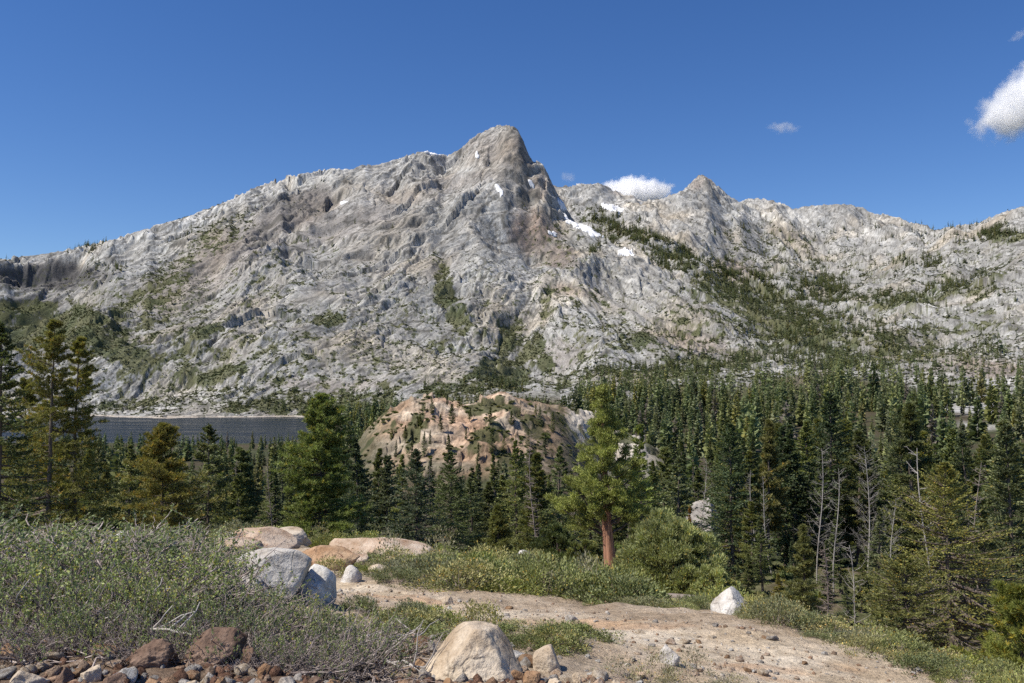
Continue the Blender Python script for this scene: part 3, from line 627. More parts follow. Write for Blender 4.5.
def tree(name, meshes, loc, rz, sc, label, cat, group=None, mats=(None, None), names=('trunk', 'crown')):
    o = thing(name, loc, rz, sc, label=label, cat=cat, group=group)
    for me, mt_, nm in zip(meshes, mats, names):
        c = bpy.data.objects.new(nm, me); COL.objects.link(c); c.parent = o
        if not me.materials: me.materials.append(mt_)
    return o
print('near terrain', round(time.time() - T0, 1))

# ------------------------------------------------------------------ rocks
def mat_rock(name, c1, c2, spot, spotpos=0.62, var=0.12):
    t = NT(name); oi = t.n('ObjectInfo')
    n1 = t.tex(2.2, 6, 0.62); n2 = t.tex(9, 6, 0.7); n3 = t.tex(38, 4, 0.6)
    c = t.ramp(n1, [(0.32, c1), (0.62, c2)])
    m = t.n('Mix', data_type='RGBA'); t.l(t.ramp(n2, [(spotpos - 0.04, grey(0)), (spotpos + 0.06, grey(1))]), m.inputs[0]); t.l(c, m.inputs[6]); m.inputs[7].default_value = (*spot, 1)
    c = t.mul(m.outputs[2], t.ramp(n3, [(0.32, grey(0.78)), (0.5, grey(1.0)), (0.7, grey(1.1))]))
    n0 = t.tex(0.9, 5, 0.7); c = t.mul(c, t.ramp(n0, [(0.36, (0.66, 0.60, 0.53)), (0.52, grey(1.0)), (0.7, grey(1.06))]))
    mp = t.n('Mapping'); mp.inputs['Rotation'].default_value = (0.5, 0.6, 0.3); mp.inputs['Scale'].default_value = (1, 1, 0.22); t.l(t.tc.outputs['Object'], mp.inputs[0])
    vo = t.n('TexVoronoi'); vo.feature = 'DISTANCE_TO_EDGE'; vo.inputs['Scale'].default_value = 3.2; nzw = t.n('TexNoise'); nzw.inputs['Scale'].default_value = 4.0; t.l(mp.outputs[0], nzw.inputs['Vector'])
    wm = t.n('Mix', data_type='RGBA'); wm.inputs[0].default_value = 0.25; t.l(mp.outputs[0], wm.inputs[6]); t.l(nzw.outputs['Color'], wm.inputs[7]); t.l(wm.outputs[2], vo.inputs['Vector'])
    crk = t.ramp(vo.outputs['Distance'], [(0.0, grey(0.42)), (0.03, grey(1.0))]); c = t.mul(c, crk, 0.35)
    c = t.mul(c, t.ramp(oi.outputs['Random'], [(0, (1 - var, 1 - var * 1.2, 1 - var * 1.4)), (1, (1 + var, 1 + var, 1 + var))]))
    t.l(c, t.b.inputs['Base Color']); t.b.inputs['Roughness'].default_value = 0.88; t.b.inputs['Specular IOR Level'].default_value = 0.2
    b = t.bump(n2, 0.05, 0.7); b = t.bump(n3, 0.008, 0.7, b); b = t.bump(crk, 0.02, 0.5, b); t.l(b, t.b.inputs['Normal']); return t.m
R_WHITE = mat_rock('white_granite', (0.50, 0.49, 0.47), (0.66, 0.65, 0.62), (0.27, 0.26, 0.255))
R_TAN = mat_rock('tan_granite', (0.47, 0.38, 0.28), (0.60, 0.53, 0.43), (0.30, 0.24, 0.18))
R_PINK = mat_rock('pinkish_granite', (0.44, 0.31, 0.22), (0.55, 0.46, 0.37), (0.33, 0.17, 0.09))
R_RUST = mat_rock('rusty_rock', (0.30, 0.175, 0.10), (0.42, 0.30, 0.19), (0.13, 0.07, 0.045), 0.58, 0.2)
R_BROWN = mat_rock('red_brown_rock', (0.13, 0.085, 0.065), (0.24, 0.17, 0.13), (0.30, 0.22, 0.17), 0.6, 0.2)
R_GREY = mat_rock('grey_rock', (0.26, 0.24, 0.225), (0.42, 0.40, 0.37), (0.17, 0.15, 0.14), 0.6, 0.2)
import bmesh
_ico = {}
def ico(sub):
    if sub not in _ico:
        bm = bmesh.new(); bmesh.ops.create_icosphere(bm, subdivisions=sub, radius=1.0)
        V = np.array([v.co[:] for v in bm.verts]); Fc = np.array([[v.index for v in f.verts] for f in bm.faces]); bm.free(); _ico[sub] = (V, Fc)
    return _ico[sub]
def noise3(V, f, seed): return (perlin(V[:, 0] * f + seed * 3.1, V[:, 1] * f + V[:, 2] * f * 0.7, seed) + perlin(V[:, 1] * f - seed, V[:, 2] * f + 5.5, seed + 5) + perlin(V[:, 2] * f + 2.2, V[:, 0] * f - seed * 1.7, seed + 9)) / 2
def rock_mesh(seed, sub=4, cuts=9, cut=(0.62, 0.9), rough=0.1, sx=1, sy=1, sz=0.8, smooth=False, planes=()):
    V, Fc = ico(sub); V = V.copy(); rng = np.random.default_rng(seed)
    V *= (1 + 0.22 * noise3(V, 1.1, seed))[:, None]
    pl = [unit(rng.normal(size=3)) for _ in range(cuts)]
    for n_ in pl:
        d = rng.uniform(*cut); e = V @ n_ - d; m = e > 0; V[m] -= e[m, None] * n_ * 0.96
    for n_, d in planes:
        n_ = unit(np.array(n_, float)); e = V @ n_ - d; m = e > 0; V[m] -= e[m, None] * n_ * 0.97
    N = unit(V); V += N * (rough * 0.6 * noise3(V, 3.0, seed + 20) + rough * 0.35 * noise3(V, 7.5, seed + 40) + rough * 0.2 * noise3(V, 17, seed + 60))[:, None]
    V *= np.array([sx, sy, sz])
    V[:, 2] = np.maximum(V[:, 2], -0.45 * sz)
    return mesh_np('rock', V, None, Fc, smooth=smooth)
def rock(px, pyb, wpx, hpx, mat, label, seed, cat='rock', group=None, depth=0.85, rz=None, cuts=9, rough=0.1, sub=4, name='rock', sink=0.22, dmin=3.2, tilt=0.0, planes=(), cut=(0.62, 0.9), d=None):
    if d is None: x, y, z = hit(px, pyb, dmin)
    else: x, y, z = at(px, d)
    W = wpx / F * y; Hh = hpx / F * y
    me = rock_mesh(seed, sub, cuts, cut, rough, planes=planes, smooth=sub >= 4)
    n_ = len(me.vertices); co = np.empty(n_ * 3, np.float32); me.vertices.foreach_get('co', co); co = co.reshape(-1, 3)
    lo, hi = co.min(0), co.max(0)
    if rz is None: rz = 0.0
    co = (co - (lo + hi) / 2) / (hi - lo) * np.array([W, W * depth, Hh * (1 + sink)]); co[:, 2] += Hh * (1 + sink) * 0.5 - Hh * sink
    me.vertices.foreach_set('co', co.ravel()); me.update()
    o = add(name, me, mat, None, (x, y + W * depth * 0.35, z))
    o.rotation_euler = (0, tilt, rz)
    return tag(o, label, cat, group)
rock(473, 680, 100, 45, R_TAN, 'big pale tan boulder with a steep lit face in the middle of the foreground', 11, 'boulder', name='boulder', depth=0.75, cuts=0, rough=0.07, sub=5, planes=(((-0.70, -0.22, 0.68), 0.44), ((0.12, 0.0, 1.0), 0.64), ((0.80, -0.22, 0.56), 0.58), ((0.1, -0.80, 0.60), 0.52), ((-0.5, -0.75, 0.2), 0.72), ((0.35, -0.7, 0.75), 0.66)))
rock(548, 671, 30, 24, R_TAN, 'upright pinkish tan rock just right of the big foreground boulder', 12, depth=0.8, cuts=7, sub=4, rough=0.08)
rock(258, 590, 92, 38, R_WHITE, 'large rounded white granite boulder behind the manzanita, its left end in leaves', 13, 'boulder', name='boulder', depth=0.8, cuts=5, rough=0.05, sub=5)
rock(308, 601, 46, 34, R_WHITE, 'smaller white granite boulder leaning against the right end of the larger one', 14, 'boulder', name='boulder', depth=0.9, cuts=5, rough=0.05, sub=5, tilt=0.35)
rock(350, 582, 22, 16, R_WHITE, 'small white stone lying beside the rusty overhanging rock', 15, depth=0.8)
rock(735, 0, 40, 24, R_WHITE, 'pointed white rock beside the path in front of the bushy juniper', 16, cuts=5, planes=(((-0.6, -0.3, 0.7), 0.5), ((0.6, -0.3, 0.7), 0.5)), d=11.9)
rock(671, 664, 22, 17, R_WHITE, 'square white stone sitting on the bare sandy path', 17, cuts=10, cut=(0.55, 0.75))
rock(378, 566, 120, 17, R_PINK, 'smooth salmon pink granite dome with rust streaks and brush on its left shoulder', 18, 'boulder', name='flat_boulder', depth=0.9, cuts=5, rough=0.07, sink=1.3, sub=5, cut=(0.7, 0.95), tilt=0.1, d=27)
rock(262, 545, 66, 16, R_PINK, 'long low pale pink slab behind the white boulders', 19, 'boulder', name='flat_boulder', depth=0.7, cuts=3, rough=0.05, sub=5, tilt=0.15)
rock(286, 534, 34, 12, R_TAN, 'low pale slab end behind the long pink slab', 20, 'boulder', name='flat_boulder', depth=0.7, cuts=3, rough=0.05, d=30)
rock(322, 569, 70, 20, R_RUST, 'tan and rust overhanging rock with an orange underside near the path bend', 21, 'boulder', name='boulder', depth=0.7, cuts=4, rough=0.08, sub=5)
rock(300, 526, 22, 6, R_WHITE, 'thin pale slab edge showing under the tall yellow green pine', 211, 'boulder', name='flat_boulder', d=36)
rock(118, 527, 26, 9, R_WHITE, 'pale rock peeping over the manzanita beside the twin pines', 22, d=22)
rock(517, 556, 30, 8, R_WHITE, 'long white slab in the gap between the small pine and the dark bushes', 23, d=52)
rock(495, 562, 24, 8, R_WHITE, 'flat white slab left of the small olive pine', 24, d=44)
rock(523, 564, 14, 8, R_WHITE, 'white block in the brush right of the small olive pine', 25, d=40)
rock(543, 562, 9, 6, R_WHITE, 'small white stone farther right in the brush', 26, d=40)
rock(578, 549, 30, 9, R_TAN, 'pale slab behind the left side of the orange-trunked juniper', 27, d=48)
rock(578, 570, 12, 6, R_TAN, 'pale stone in the brush left of the orange trunk', 28, d=30)
rock(736, 572, 20, 10, R_WHITE, 'white block in the shade right of the bushy juniper', 29, cuts=10, cut=(0.55, 0.75), d=48)
rock(755, 577, 9, 6, R_GREY, 'small grey stone beside the white block', 30, d=48)
rock(769, 570, 16, 14, R_GREY, 'grey pile-like rock below the pale aspen trunks', 31, d=55, cuts=12, rough=0.2)
rock(703, 532, 40, 48, R_GREY, 'tall pale grey rock face standing in the forest behind the bushy juniper', 32, 'rock outcrop', name='rock_outcrop', d=135, cuts=8, rough=0.12, sub=5)
rock(309, 618, 16, 12, R_TAN, 'tan stone at the edge of the manzanita near the white boulders', 33)
rock(447, 604, 12, 8, R_TAN, 'small tan stone at the right end of the left path stretch', 34)
rock(236, 548, 46, 9, R_PINK, 'long pale slab edge left of the long pink slab, above the manzanita', 35, 'boulder', name='flat_boulder', depth=0.7, cuts=5, rough=0.08, sub=5, d=21)
rock(300, 556, 60, 10, R_TAN, 'flat tan slab step between the white boulders and the pink dome', 36, 'boulder', name='flat_boulder', depth=0.8, cuts=6, rough=0.08, sub=5, d=19)
rock(410, 574, 40, 5, R_TAN, 'thin tan ledge at the near edge of the pink dome', 37, 'boulder', name='flat_boulder', depth=0.8, cuts=6, rough=0.08, d=20)
for i, (px, d, w_, h_) in enumerate([(800, 44, 16, 9), (776, 38, 12, 7), (838, 48, 14, 8), (862, 44, 10, 6), (744, 46, 12, 8), (816, 36, 9, 5), (880, 46, 12, 7), (790, 52, 14, 8)]):
    rock(px, 0, w_, h_, R_GREY if i % 3 else R_WHITE, 'pale loose rock on the shaded slope below the aspens', 60 + i, group='rocks on the shaded slope', d=d, cuts=12, cut=(0.5, 0.8))
for i, (px, d, w_, h_, m_, lab) in enumerate([(345, 21, 44, 9, R_PINK, 'low pinkish slab stepping up between the path and the pink dome'), (420, 25, 46, 8, R_PINK, 'thin pinkish slab reaching right from the pink dome into the brush'), (276, 27, 60, 10, R_TAN, 'wide pale slab in the second row behind the large white boulder'), (325, 31, 50, 8, R_WHITE, 'whitish slab farthest back, at the foot of the tall yellow green pine'), (378, 17.5, 26, 6, R_TAN, 'small flat tan slab at the inner side of the path bend'), (232, 33, 44, 9, R_WHITE, 'pale slab half hidden left of the farthest whitish one')]):
    rock(px, 0, w_, h_, m_, lab, 75 + i, 'boulder', name='flat_boulder', depth=0.8, cuts=6, rough=0.07, sub=5, sink=0.8, cut=(0.6, 0.9), d=d)
# the broken bank under the manzanita
rock(208, 664, 58, 30, R_BROWN, 'dark red brown slab-sided rock in the shade under the manzanita', 41, 'boulder', name='boulder', depth=0.8, cuts=10, rough=0.16, sub=5, cut=(0.45, 0.7))
rock(146, 668, 46, 24, R_BROWN, 'crumbly dark red rock left of the slab-sided brown one', 42, 'boulder', name='boulder', cuts=14, rough=0.22, sub=5)
bank = [(22, 690, 50, 30, R_TAN), (8, 660, 34, 22, R_TAN), (62, 684, 22, 24, R_GREY), (88, 680, 26, 20, R_TAN), (38, 652, 26, 14, R_RUST), (110, 690, 34, 20, R_GREY), (150, 694, 30, 18, R_RUST), (245, 668, 26, 30, R_BROWN), (262, 676, 30, 18, R_RUST), (286, 688, 26, 14, R_GREY), (216, 692, 22, 20, R_RUST), (190, 694, 26, 16, R_TAN), (240, 694, 22, 14, R_GREY), (313, 686, 20, 12, R_GREY), (334, 692, 24, 20, R_RUST), (355, 690, 14, 10, R_TAN),
        (60, 640, 22, 12, R_BROWN), (96, 634, 28, 14, R_BROWN), (15, 628, 24, 12, R_RUST), (420, 668, 18, 14, R_RUST), (432, 652, 16, 16, R_GREY), (425, 682, 20, 16, R_GREY), (448, 690, 24, 14, R_RUST), (470, 692, 26, 14, R_RUST), (515, 680, 24, 14, R_RUST), (532, 686, 26, 18, R_RUST), (555, 690, 22, 14, R_TAN), (578, 684, 14, 16, R_TAN), (598, 690, 22, 14, R_PINK), (616, 688, 16, 10, R_TAN), (640, 676, 16, 8, R_PINK), (412, 640, 14, 12, R_PINK), (405, 655, 16, 12, R_RUST)]
names_ = {R_TAN.name: 'tan', R_GREY.name: 'grey', R_RUST.name: 'rusty orange', R_BROWN.name: 'dark brown', R_PINK.name: 'pinkish', R_WHITE.name: 'white'}
rng0 = random.Random(4)
for i, (px, py, w_, h_, m_) in enumerate(bank):
    w_, h_ = w_ * 0.74, h_ * 0.66
    if px < 400 and m_ is R_RUST and i % 2: m_ = R_BROWN
    if px < 400 and m_ is R_GREY and i % 3: m_ = R_BROWN
    if px < 400 and m_ is R_TAN and i % 3 == 1: m_ = R_RUST
    left = px < 380
    rock(px, py, w_, h_, m_, names_[m_.name] + (' broken rock at the foot of the manzanita bank' if left else ' loose rock around the foot of the big tan boulder'), 100 + i, group=('broken rocks below the manzanita' if left else 'loose rocks round the big boulder'), cuts=16, rough=0.12, sub=4, cut=(0.45, 0.8), depth=0.9, rz=rng0.random() * 3)
rng = np.random.default_rng(5)
stone_me = [rock_mesh(300 + i, 3, 10, (0.55, 0.85), 0.12, sz=0.75) for i in range(14)]
stone_mats = [R_TAN, R_PINK, R_RUST, R_GREY, R_WHITE]
stone_by = {}
for i, me in enumerate(stone_me):
    for m_ in stone_mats:
        c = me.copy(); c.materials.append(m_); stone_by.setdefault(m_.name, []).append(c)
def stone(x, y, size, m_, label, group):
    me = stone_by[m_.name][rng.integers(14)]
    o = bpy.data.objects.new('stone', me); COL.objects.link(o)
    o.location = (x, y, gz(x, y) + size * 0.12); o.scale = (size * rng.uniform(0.4, 0.62), size * rng.uniform(0.4, 0.6), size * rng.uniform(0.35, 0.55)); o.rotation_euler = (rng.normal() * 0.2, rng.normal() * 0.2, rng.random() * 6.28)
    return tag(o, label, 'stone', group)
nst = 0
for i in range(1600):
    if nst >= 185: break
    px = rng.uniform(-10, 1030); py = rng.uniform(586, 684); x, y, z = hit(px, py)
    if y > 20: continue
    t_ = trail_dist(np.array([x]), np.array([y]))[0]; p_ = 0.55 if t_ < 1.3 else 0.10
    if px < 640 and py > 640: p_ = 0.8
    if rng.random() > p_: continue
    m_ = stone_mats[rng.choice(5, p=[0.34, 0.22, 0.2, 0.14, 0.10])]
    zone = 'on the sandy path' if t_ < 1.3 else ('in the rubble below the manzanita' if px < 400 else 'on the ground beside the path')
    stone(x, y, rng.choice([0.05, 0.07, 0.09, 0.13, 0.18], p=[0.3, 0.3, 0.2, 0.14, 0.06]), m_, 'small %s stone lying %s' % (names_[m_.name], zone), 'small stones ' + zone); nst += 1
# gravel and rubble
pv, pf = ico(1); gv_, gf, gc = [], [], []
for i in range(6800):
    px = rng.uniform(-20, 1040); py = 700 - 112 * rng.random() ** 1.6; a, t = unproj(px, py, 1.0)
    y = rng.uniform(4.6, 15) ; x = a * y
    sz_ = 0.010 + 0.022 * rng.random() ** 3
    if i > 5200:
        px = rng.uniform(-20, 660); py = rng.uniform(626, 700); a, t = unproj(px, py, 1.0); y = rng.uniform(4.4, 6.6); x = a * y; sz_ = 0.014 + 0.035 * rng.random() ** 2.5
    elif trail_dist(np.array([x]), np.array([y]))[0] > (1.6 if rng.random() < 0.75 else 4): continue
    q = pv * (1 + 0.25 * rng.normal(size=(len(pv), 1))) * sz_ * rng.uniform(0.6, 1.3, 3)
    gf.append(pf + len(pv) * len(gv_)); gv_.append((q, x, y)); gc.append(np.tile(np.array([[0.50, 0.40, 0.30], [0.38, 0.26, 0.18], [0.45, 0.43, 0.40], [0.36, 0.27, 0.2], [0.60, 0.56, 0.5], [0.2, 0.12, 0.085]][rng.integers(5) if i <= 5200 else (1, 2, 3, 5, 5)[rng.integers(5)]]) * rng.uniform(0.7, 1.1), (len(pv), 1)))
gx_ = np.array([g[1] for g in gv_]); gy_ = np.array([g[2] for g in gv_]); gzz = Hrel(gx_, gy_) + EYE
gv2 = np.concatenate([g[0] + np.array([g[1], g[2], zz_]) for g, zz_ in zip(gv_, gzz)])
tag(add('gravel', mesh_np('gravel', gv2, None, np.concatenate(gf), cols={'Col': np.concatenate(gc)}), M_NEAR), 'fine loose gravel scattered over the path', 'gravel', kind='stuff')
print('rocks', round(time.time() - T0, 1))

# ------------------------------------------------------------------ single trees that stand out
def hero(px, d, ytop, kw, label, cat='conifer tree', group=None, rz=0.0, bark=None, name='conifer_tree', zoff=0.0):
    x, y, z = at(px, d); h = top_z(ytop, d) - z
    kw = dict(kw); kw['r'] = 1.3 * kw.pop('rpx') / F * d; kw['h'] = h
    return tree(name, conifer(**kw), (x, y, z - 0.05 + zoff), rz, 1.0, label, cat, group, (bark or M_BARK, M_NEEDLE))
hero(-4, 45, 322, dict(seed=1, rpx=50, nlev=44, per=5, K=9, M=4, le=0.34, wd=0.22, col=(0.093, 0.116, 0.051), base=0.03, droop=0.3), 'dark tall conifer cut off by the left edge of the photo')
pk = dict(base=0.10, nlev=40, per=4, K=8, M=2, le=0.26, wd=0.14, tuft=11, col=(0.27, 0.255, 0.075), warm=0.06, droop=0.12, up=0.05, gap=0.22, irregular=0.3, bare=1.3, tr=0.012, prof=0.6)
hero(47, 58, 321, dict(pk, seed=2, rpx=44), 'tall open olive pine with a dark bare trunk, left of the twin pair', 'pine tree', name='pine_tree')
hero(74, 60, 338, dict(pk, seed=3, rpx=36), 'slightly shorter open olive pine, right of the twin pair', 'pine tree', name='pine_tree')
hero(20, 62, 380, dict(pk, seed=31, rpx=40, base=0.05), 'lower pine filling the gap under the twin pines', 'pine tree', name='pine_tree')
hero(162, 50, 424, dict(seed=4, rpx=46, base=0.05, nlev=34, per=5, K=8, M=2, le=0.24, wd=0.16, tuft=8, col=GOLD, warm=0.08, up=0.15, droop=0.1, prof=0.75, irregular=0.2), 'golden yellow young pine standing above the manzanita', 'pine tree', name='pine_tree')
hero(208, 60, 425, dict(seed=5, rpx=32, base=0.06, nlev=36, K=8, M=3, le=0.36, wd=0.25, col=OLIVE, prof=0.7), 'mid green fir just right of the golden pine')
hero(129, 66, 445, dict(seed=51, rpx=26, base=0.06, nlev=36, K=8, M=3, le=0.36, wd=0.25, col=FIR_B), 'slim grey green fir between the twin pines and the golden pine')
hero(320, 66, 396, dict(seed=6, rpx=40, base=0.03, nlev=46, per=7, K=8, M=2, le=0.30, wd=0.16, tuft=9, col=(0.196, 0.235, 0.078), warm=0.05, up=0.12, droop=0.1, prof=0.55, irregular=0.25), 'tall broad yellow green pine rising in front of the lake end', 'pine tree', name='pine_tree')
hero(357, 78, 436, dict(seed=7, rpx=26, base=0.08, nlev=40, K=8, M=3, le=0.4, wd=0.3, col=(0.102, 0.128, 0.071)), 'dark green conifer touching the right side of the yellow green pine')
hero(388, 86, 456, dict(seed=8, rpx=22, base=0.08, nlev=40, K=8, M=3, le=0.4, wd=0.3, col=FIR_B, bare=0.5), 'thin conifer with reddish dead twigs below the red knob')
hero(417, 72, 450, dict(seed=9, rpx=30, base=0.05, nlev=42, K=8, M=3, le=0.36, wd=0.26, col=(0.122, 0.150, 0.085), prof=0.65), 'dense grey green fir, left of the pair in front of the red knob')
hero(452, 76, 452, dict(seed=10, rpx=30, base=0.05, nlev=42, K=8, M=3, le=0.36, wd=0.26, col=(0.102, 0.129, 0.058), prof=0.65, bare=0.6), 'darker fir, right of the pair in front of the red knob')
hero(497, 46, 506, dict(seed=11, rpx=17, base=0.12, nlev=26, K=7, M=2, le=0.2, wd=0.16, tuft=7, col=OLIVE, up=0.1), 'small olive pine on a short bare trunk at the edge of the brush', 'pine tree', name='pine_tree')
hero(516, 110, 440, dict(seed=12, rpx=24, nlev=44, K=7, M=3, le=0.45, wd=0.3, col=FIR), 'dark fir left of the grey snag near the orange-trunked juniper')
hero(556, 100, 446, dict(seed=13, rpx=24, nlev=44, K=7, M=3, le=0.45, wd=0.3, col=FIR), 'dark fir right of the grey snag near the orange-trunked juniper')
hero(640, 62, 424, dict(seed=14, rpx=22, nlev=40, K=8, M=3, le=0.36, wd=0.25, col=(0.145, 0.187, 0.065), prof=0.6, irregular=0.25), 'bright green fir behind the right side of the orange-trunked juniper')
hero(733, 92, 424, dict(seed=15, rpx=35, nlev=46, per=6, K=8, M=3, le=0.45, wd=0.32, col=(0.082, 0.112, 0.054), prof=0.6, base=0.03), 'broad dark fir with layered boughs behind the bushy juniper')
hero(786, 98, 426, dict(seed=16, rpx=27, nlev=46, per=6, K=8, M=3, le=0.45, wd=0.32, col=(0.076, 0.105, 0.054), prof=0.6), 'dark fir between the broad layered fir and the tallest fir')
hero(836, 100, 393, dict(seed=17, rpx=29, nlev=52, per=6, K=8, M=3, le=0.48, wd=0.34, col=(0.071, 0.099, 0.048), prof=0.5, base=0.12), 'tallest dark fir with a yellow green tip among the bare aspens')
hero(902, 105, 408, dict(seed=18, rpx=34, nlev=48, per=6, K=8, M=3, le=0.48, wd=0.34, col=(0.082, 0.102, 0.051), prof=0.6), 'dark rounded fir between the bare aspens and the big right-hand conifers')
hero(804, 33, 526, dict(seed=19, rpx=24, base=0.05, nlev=26, per=4, K=7, M=2, le=0.17, wd=0.16, tuft=7, col=(0.196, 0.201, 0.076), up=0.25, droop=0.05, gap=0.2, irregular=0.3), 'open young olive pine on the slope below the path', 'pine tree', name='pine_tree')
big = dict(nlev=46, per=9, K=9, M=3, le=0.26, wd=0.2, col=(0.185, 0.190, 0.064), droop=0.35, prof=0.62, irregular=0.3, warm=0.06, base=0.04)
hero(952, 42, 462, dict(big, seed=20, rpx=84, bare=1.4), 'big olive conifer with a dead grey top, largest at the right')
hero(908, 37, 556, dict(big, seed=21, rpx=64, nlev=34, per=8), 'shorter bushy conifer at the left foot of the big right-hand one')
hero(985, 46, 520, dict(big, seed=22, rpx=60, nlev=34, col=(0.128, 0.145, 0.060)), 'olive conifer crowding the right side of the big right-hand one')
hero(1012, 62, 425, dict(seed=23, rpx=36, nlev=46, per=6, K=8, M=3, le=0.4, wd=0.27, col=(0.128, 0.150, 0.065), prof=0.6), 'tall olive fir cut by the right edge of the photo')
hero(968, 80, 432, dict(seed=24, rpx=26, nlev=46, per=5, K=8, M=3, le=0.42, wd=0.3, col=(0.102, 0.126, 0.058), prof=0.6), 'dark fir behind the dead top of the big right-hand conifer')
hero(1022, 13.5, 588, dict(seed=25, rpx=58, base=0.03, nlev=16, per=5, K=8, M=2, le=0.11, wd=0.10, tuft=14, col=(0.17, 0.20, 0.06), warm=0.12, up=0.35, droop=0.0, prof=0.5, gap=0.05), 'small young pine with orange tipped shoots in the bottom right corner', 'pine tree', name='pine_sapling')
hero(691, 60, 508, dict(seed=26, rpx=7, base=0.05, nlev=20, K=6, M=2, le=0.25, wd=0.25, col=(0.289, 0.162, 0.051), up=0.3), 'small rust brown dying sapling above the bushy juniper', name='conifer_sapling')
hero(712, 36, 556, dict(seed=261, rpx=12, base=0.1, nlev=18, K=6, M=2, le=0.18, wd=0.25, col=OLIVE, gap=0.4, bare=1.0), 'thin half bare sapling at the right edge of the bushy juniper', name='conifer_sapling')
hero(513, 26, 565, dict(seed=27, rpx=7, base=0.05, nlev=12, K=6, M=2, le=0.12, wd=0.2, col=OLIVE), 'knee-high green seedling in front of the white slab', name='conifer_seedling')
hero(560, 44, 538, dict(seed=28, rpx=4, base=0.05, nlev=12, K=6, M=2, le=0.14, wd=0.2, col=(0.272, 0.153, 0.085)), 'tiny rust brown seedling beside the pale slab', name='conifer_seedling')

# the orange-trunked juniper: a thick leaning trunk, limbs that rise, clumped sprays
def juniper(px, d):
    x, y, z = at(px, d); k = d / F; rng = np.random.default_rng(77)
    T = Acc(); Cw = Acc(); L2 = Acc()
    def w3(qx, qy, dep=0.0): return np.array([(qx - px) * k, dep, top_z(qy, d) - z])
    tp = np.array([w3(614, 590), w3(613, 580), w3(610, 560), w3(608, 535), w3(606, 505), w3(605, 470), w3(604, 430), w3(603, 395), w3(603, 384)])
    T.tube(tp, np.array([9.5, 7.0, 6.0, 5.2, 4.4, 3.2, 2.0, 0.9, 0.2]) * k, 12)
    tufts = []
    ends = [(574, 492, -.2), (566, 503, .3), (586, 470, -.5), (580, 508, .1), (590, 500, -.6), (598, 490, -.8), (622, 492, -.9), (636, 500, .3), (640, 478, 0), (634, 452, .2), (637, 432, .1), (627, 470, -.6), (612, 482, -.9), (590, 446, .2), (594, 420, -.1), (612, 412, .1), (603, 400, 0), (603, 388, 0), (618, 440, -.5), (600, 455, -.7), (584, 430, .3), (648, 490, .6), (652, 510, .4), (556, 500, .7), (596, 490, 1.0), (626, 485, 1.1), (612, 450, .8), (646, 500, -.2), (576, 478, .8), (607, 432, -.3), (622, 424, .2), (588, 486, -1.0), (634, 508, -.6), (568, 482, -.1), (555, 508, .2), (646, 462, .1), (580, 455, -.2)]
    for ex, ey, dep in ends:
        ex = 605 + (ex - 605) * (0.86 if ey > 440 else 0.55); e = w3(ex, ey, dep * 1.1); hz = max(e[2] - abs(e[0]) * 0.55 - 0.25, 1.7 if e[2] > 2 else 1.2)
        b0 = np.array([np.interp(hz, tp[:, 2], tp[:, 0]), 0, hz]); ss = np.linspace(0, 1, 6)[:, None]
        pth = b0 + (e - b0) * ss; pth[:, 2] -= 0.35 * (ss[:, 0] * (1 - ss[:, 0])) * np.linalg.norm(e - b0) * 0.6; pth[1:5] += rng.normal(size=(4, 3)) * 0.04
        L2.tube(pth, np.linspace(0.055, 0.012, 6), 5)
        for f in (0.6, 0.8, 1.0): 
            for _ in range(2): tufts.append(pth[0] + (pth[-1] - pth[0]) * f + np.array([0, 0, pth[int(f * 5), 2] - (pth[0] + (pth[-1] - pth[0]) * f)[2]]) + rng.normal(size=3) * 0.2 * np.clip(1.25 - pth[-1][2] / 8.0, 0.25, 1))
    for _ in range(46):
        hz = rng.uniform(2.3, 6.7); a_ = rng.random() * 6.28; q = rng.uniform(0.1, 0.5) * (1 - (hz - 2.3) / 5.0)
        tufts.append(np.array([np.interp(hz, tp[:, 2], tp[:, 0]) + q * math.cos(a_), q * math.sin(a_) - 0.12, hz]))
    tufts = np.array(tufts); kk = np.repeat(np.arange(len(tufts)), 165)
    axis = unit(tufts * np.array([1, 1, 0]) * 0.6 + np.array([0, 0, 1.0]))
    D = unit(axis[kk] * 0.8 + rng.normal(size=(len(kk), 3)) * 0.5)
    off = unit(rng.normal(size=(len(kk), 3))) * (0.17 * rng.random((len(kk), 1)) ** 0.5) * np.array([1.15, 1.15, 0.8])
    tone = tint(rng, len(tufts), (0.215, 0.245, 0.085), 0.2)[kk] * rng.uniform(0.75, 1.25, (len(kk), 1))
    Cw.blades(tufts[kk] + off, D, rng.uniform(0.06, 0.13, len(kk)), np.full(len(kk), 0.03), rng, tone)
    o = thing('juniper_tree', (x, y, z), label='juniper with a thick orange trunk and bright clumped foliage in the middle', cat='juniper tree')
    add('trunk', T.mesh('trunk', True), M_RED, o); add('limbs', L2.mesh('limbs', True), M_BARK, o); add('crown', Cw.mesh('crown'), M_NEEDLE, o)
juniper(612, 29)
def bush(px, d, wpx, hpx, label, seed, ncl=120, nleaf=150, col=JUN, le=0.10, lw=0.03, name='juniper_bush', cat='bush', mats=None, stems=50):
    x, y, z = at(px, d); w_ = wpx / F * d; h_ = hpx / F * d
    return tree(name, broad(seed, w_, h_, ncl, nleaf, le, lw, col, cl=0.15, trunk_r=0.05, stems=stems), (x, y, z), 0, 1.0, label, cat, None, mats or (M_BARK, M_NEEDLE), ('stems', 'foliage'))
bush(668, 26.5, 96, 78, 'big rounded pale green juniper bush right of the orange trunk', 81, 260, 260, le=0.11, lw=0.034)
bush(712, 25, 50, 38, 'lower juniper bush spreading from the right side of the big rounded one', 82, 110, 200, le=0.10)
